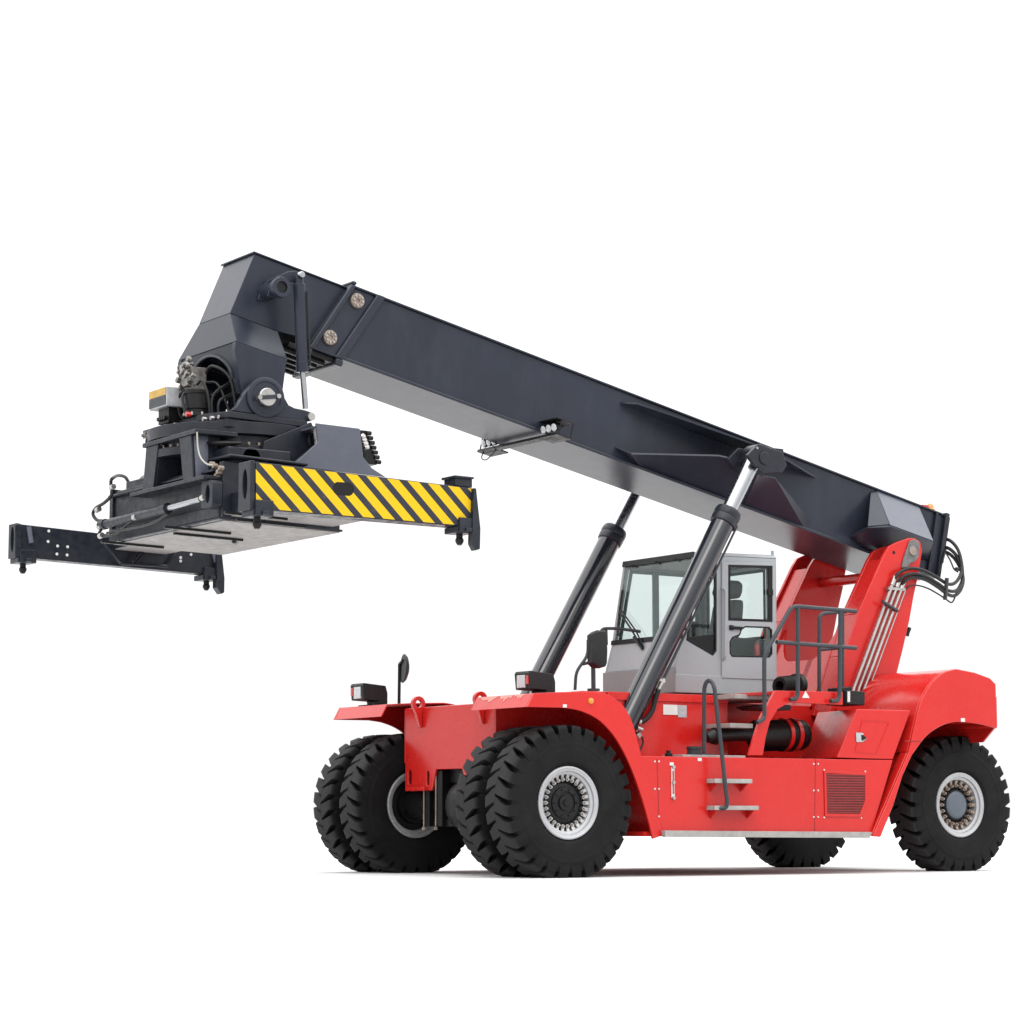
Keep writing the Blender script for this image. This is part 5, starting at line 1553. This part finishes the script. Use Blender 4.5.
# hoses looping between motor, arch and deck
hz = [
    [(pm_.x - 0.05, pm_.y + 0.10, zm + 0.20), (pm_.x - 0.05, pm_.y + 0.28, zm + 0.26), (pm_.x - 0.2, pm_.y + 0.45, zm + 0.10), (pm_.x - 0.3, pm_.y + 0.46, zd + 0.03)],
    [(pm_.x + 0.05, pm_.y + 0.06, zm + 0.05), (pm_.x + 0.05, pm_.y + 0.20, zm + 0.08), (pm_.x + 0.02, pm_.y + 0.30, zm - 0.10), (pm_.x - 0.02, pm_.y + 0.30, zd + 0.03)],
    [(pm_.x + 0.05, pm_.y - 0.14, zm + 0.02), (pm_.x + 0.12, pm_.y - 0.28, zm - 0.05), (pm_.x + 0.10, pm_.y - 0.30, zd + 0.12), (pm_.x + 0.0, pm_.y - 0.26, zd + 0.02)],
    [(pm_.x + 0.06, pm_.y - 0.05, zm + 0.02), (pm_.x + 0.19, pm_.y - 0.04, zm - 0.08), (pm_.x + 0.20, pm_.y + 0.02, zd + 0.15), (pm_.x + 0.17, pm_.y + 0.06, zd + 0.03)],
    [(4.02, 0.62, zd + 0.02), (4.0, 0.60, zd + 0.22), (3.8, 0.55, zd + 0.34), (3.5, 0.4, zd + 0.5)],
    [(4.04, 0.50, zd + 0.02), (4.02, 0.46, zd + 0.30), (3.8, 0.42, zd + 0.48), (3.5, 0.3, zd + 0.6)],
    [(4.30, -0.30, zd - 0.06), (4.47, -0.22, zd - 0.10), (4.52, -0.02, zd - 0.22), (4.50, 0.15, zd - 0.33)],
    [(4.30, -0.45, zd - 0.06), (4.45, -0.42, zd - 0.10), (4.50, -0.38, zd - 0.24), (4.40, -0.35, zd - 0.42)],
]
for h in hz:
    mb = MB(); mb.tube(spline(h, 6), 0.017, 8); mb.build('hydraulic_hose', 'hose', rot)
mb = MB()
for i in range(9):
    y_ = -0.68 + 0.085 * i
    mb.cyl((4.401, y_, zd - 0.075 + 0.02 * (i % 2)), (4.43, y_, zd - 0.075 + 0.02 * (i % 2)), 0.020, 8)
mb.box(4.395, 4.402, -0.71, 0.03, zd - 0.115, zd - 0.035)
mb.build('fitting_row', 'oily', rot)
for y_ in (0.62, 0.74, 0.86):
    MB().cyl((4.14, y_, zd - 0.02), (4.24 - (y_ - 0.55) * 0.37 + 0.02, y_, zd - 0.02), 0.028, 8).build('bolt', 'steel', rot)
# valve blocks and hoses lying on the frame in front of the ring
mb = MB()
mb.box(3.95, 4.22, 0.55, 0.78, q0.z + 0.161, q0.z + 0.27); mb.box(3.9, 4.2, 0.95, 1.2, q0.z + 0.161, q0.z + 0.24)
for k in range(5):
    mb.cyl((4.221, 0.58 + 0.045 * k, q0.z + 0.22), (4.26, 0.58 + 0.045 * k, q0.z + 0.22), 0.017, 8)
mb.build('valve_block', 'black', sub, bevel=0.008)
for k in range(4):
    mb = MB(); mb.tube(spline([(4.22, 0.60 + 0.05 * k, q0.z + 0.2), (4.34, 0.66 + 0.08 * k, q0.z + 0.24), (4.30, 0.9 + 0.08 * k, q0.z + 0.22), (4.1, 1.25 + 0.05 * k, q0.z + 0.2)], 6), 0.015, 8)
    mb.build('hydraulic_hose', 'hose', sub)
# grey sensor box with yellow top band
mb = MB()
q = [front(149, 411, 4.42), front(148.5, 389.5, 4.42), front(166.5, 386, 4.42), front(166.5, 412, 4.42)]
qy0, qy1 = q[0].y, q[2].y; qz0, qz1 = q[0].z - 0.0, q[2].z
mb.box(4.08, 4.42, qy0, qy1, qz0, qz1)
sb = mb.build('sensor_box', 'greylab', rot, bevel=0.015)
MB().box(4.421, 4.428, qy0 + 0.01, qy1 - 0.01, qz0 + 0.02, qz1 - 0.11).build('sensor_face', 'rail', sb, bevel=0.003)
MB().box(4.421, 4.430, qy0 + 0.01, qy1 - 0.01, qz1 - 0.105, qz1 - 0.01).build('sensor_band', 'dull_yellow', sb, bevel=0.003)
mb = MB()
mb.box(4.15, 4.36, qy0 + 0.15, qy1 - 0.05, zd + 0.02, qz0 - 0.001)
for k in range(4):
    mb.cyl((4.36, qy0 + 0.2 + 0.06 * k, zd + 0.08), (4.40, qy0 + 0.2 + 0.06 * k, zd + 0.08), 0.025, 8)
mb.build('sensor_bracket', 'black', sb)
mb = MB()
for k in range(5):
    p = front(165 + 2.2 * k, 430 - 1.4 * k + (k % 2) * 3, 4.43); mb.cyl(p - Vector((0.05, 0, 0)), p, 0.022, 8)
mb.build('hose_fitting', 'steel', rot)
for px, py in ((186, 414), (176, 427.5)):
    p = front(px, py, 4.40); MB().cyl(p - Vector((0.06, 0, 0)), p, 0.03, 10).build('red_cap', 'redlens', rot)
# pale guard plate at the rear of the frame with valve block
YG = 1.5
gp = sxz([(316, 423), (360, 428.5), (363.5, 457), (372, 468), (386, 477), (292, 466), (318, 442)], YG)
mb = MB(); mb.plate(gp, 'y', YG - 0.03, YG); mb.plate(gp, 'y', -YG, -YG + 0.03)
z_ = [v[1] for v in gp]
mb.box(gp[1][0], gp[0][0], -YG + 0.031, YG - 0.031, max(z_) - 0.06, max(z_) - 0.03)
gd = mb.build('valve_guard', 'panel', ROOT, bevel=0.008)
mb = MB()
for k in range(7):
    p = side(362 + 1.6 * k, 434 + 4.8 * k, YG - 0.2)
    mb.box(p.x - 0.02, p.x + 0.14, YG - 0.35, YG - 0.1, p.z - 0.035, p.z + 0.03)
    mb.cyl(p + Vector((0, 0.1, 0)), p + Vector((-0.07, 0.1, 0.0)), 0.028, 8)
mb.build('valve_block', 'black', gd, bevel=0.006)
mb = MB()
for k in range(4):
    p = side(362.5 + 1.2 * k, 437 + 3.5 * k, YG - 0.08); mb.lathe([(0.035, -0.03), (0.035, 0.03), (0.02, 0.04), (0.001, 0.04)], p, (0, 1, 0.3), 10)
mb.build('valve_fitting', 'steel', gd)
mb = MB()
mb.tube([side(315, 446, YS), side(294, 465, YS + 0.3)], 0.03, 8)
mb.tube(spline([side(312, 426, YS), side(309, 440, YS + 0.02), side(311, 447, YS + 0.02)], 4), 0.02, 8)
mb.build('guard_edge', 'dark', gd)

# ================================================================== ground, sky, light
mb = MB(); mb.box(-700, 700, -700, 700, -0.02, 0.0)
M['ground'] = paint('white_ground', (0.55, 0.55, 0.55), rough=0.9, var=0.01, scale=0.2, spec=0.1)
gnd = mb.build('ground', 'ground'); gnd['kind'] = 'structure'; gnd['label'] = 'plain white ground under the machine'

w = bpy.data.worlds.new('World'); scene.world = w; w.use_nodes = True
N, L = w.node_tree.nodes, w.node_tree.links
bg = N['Background']
tc = N.new('ShaderNodeTexCoord'); sx = N.new('ShaderNodeSeparateXYZ'); L.new(tc.outputs['Generated'], sx.inputs[0])
mr = N.new('ShaderNodeMapRange'); mr.inputs['From Min'].default_value = 0.0; mr.inputs['From Max'].default_value = 0.9
mr.inputs['To Min'].default_value = 0.0; mr.inputs['To Max'].default_value = 1.0; mr.inputs['From Max'].default_value = 1.0
L.new(sx.outputs['Z'], mr.inputs['Value'])
pw = N.new('ShaderNodeMath'); pw.operation = 'POWER'; pw.inputs[1].default_value = 1.5; L.new(mr.outputs['Result'], pw.inputs[0])
ma = N.new('ShaderNodeMath'); ma.operation = 'MULTIPLY_ADD'; ma.inputs[1].default_value = 3.6; ma.inputs[2].default_value = 1.0; L.new(pw.outputs[0], ma.inputs[0])
L.new(ma.outputs[0], bg.inputs['Strength'])    # overcast: bright overhead, paler towards the horizon
bg.inputs['Color'].default_value = (1, 1, 1, 1)
sun = bpy.data.lights.new('sun', 'SUN'); sun.energy = 0.8; sun.angle = math.radians(24); sun.color = (1, 0.97, 0.93)
so = bpy.data.objects.new('sun', sun); COL.objects.link(so)
so.rotation_euler = Vector((-0.45, -0.62, -0.75)).to_track_quat('-Z', 'Y').to_euler()

scene.view_settings.view_transform = 'Standard'
scene.view_settings.look = 'None'
scene.view_settings.exposure = 0.0
scene.view_settings.gamma = 1.0
scene.render.engine = 'CYCLES'
scene.cycles.max_bounces = 8
scene.cycles.transparent_max_bounces = 16
scene.cycles.use_denoising = True
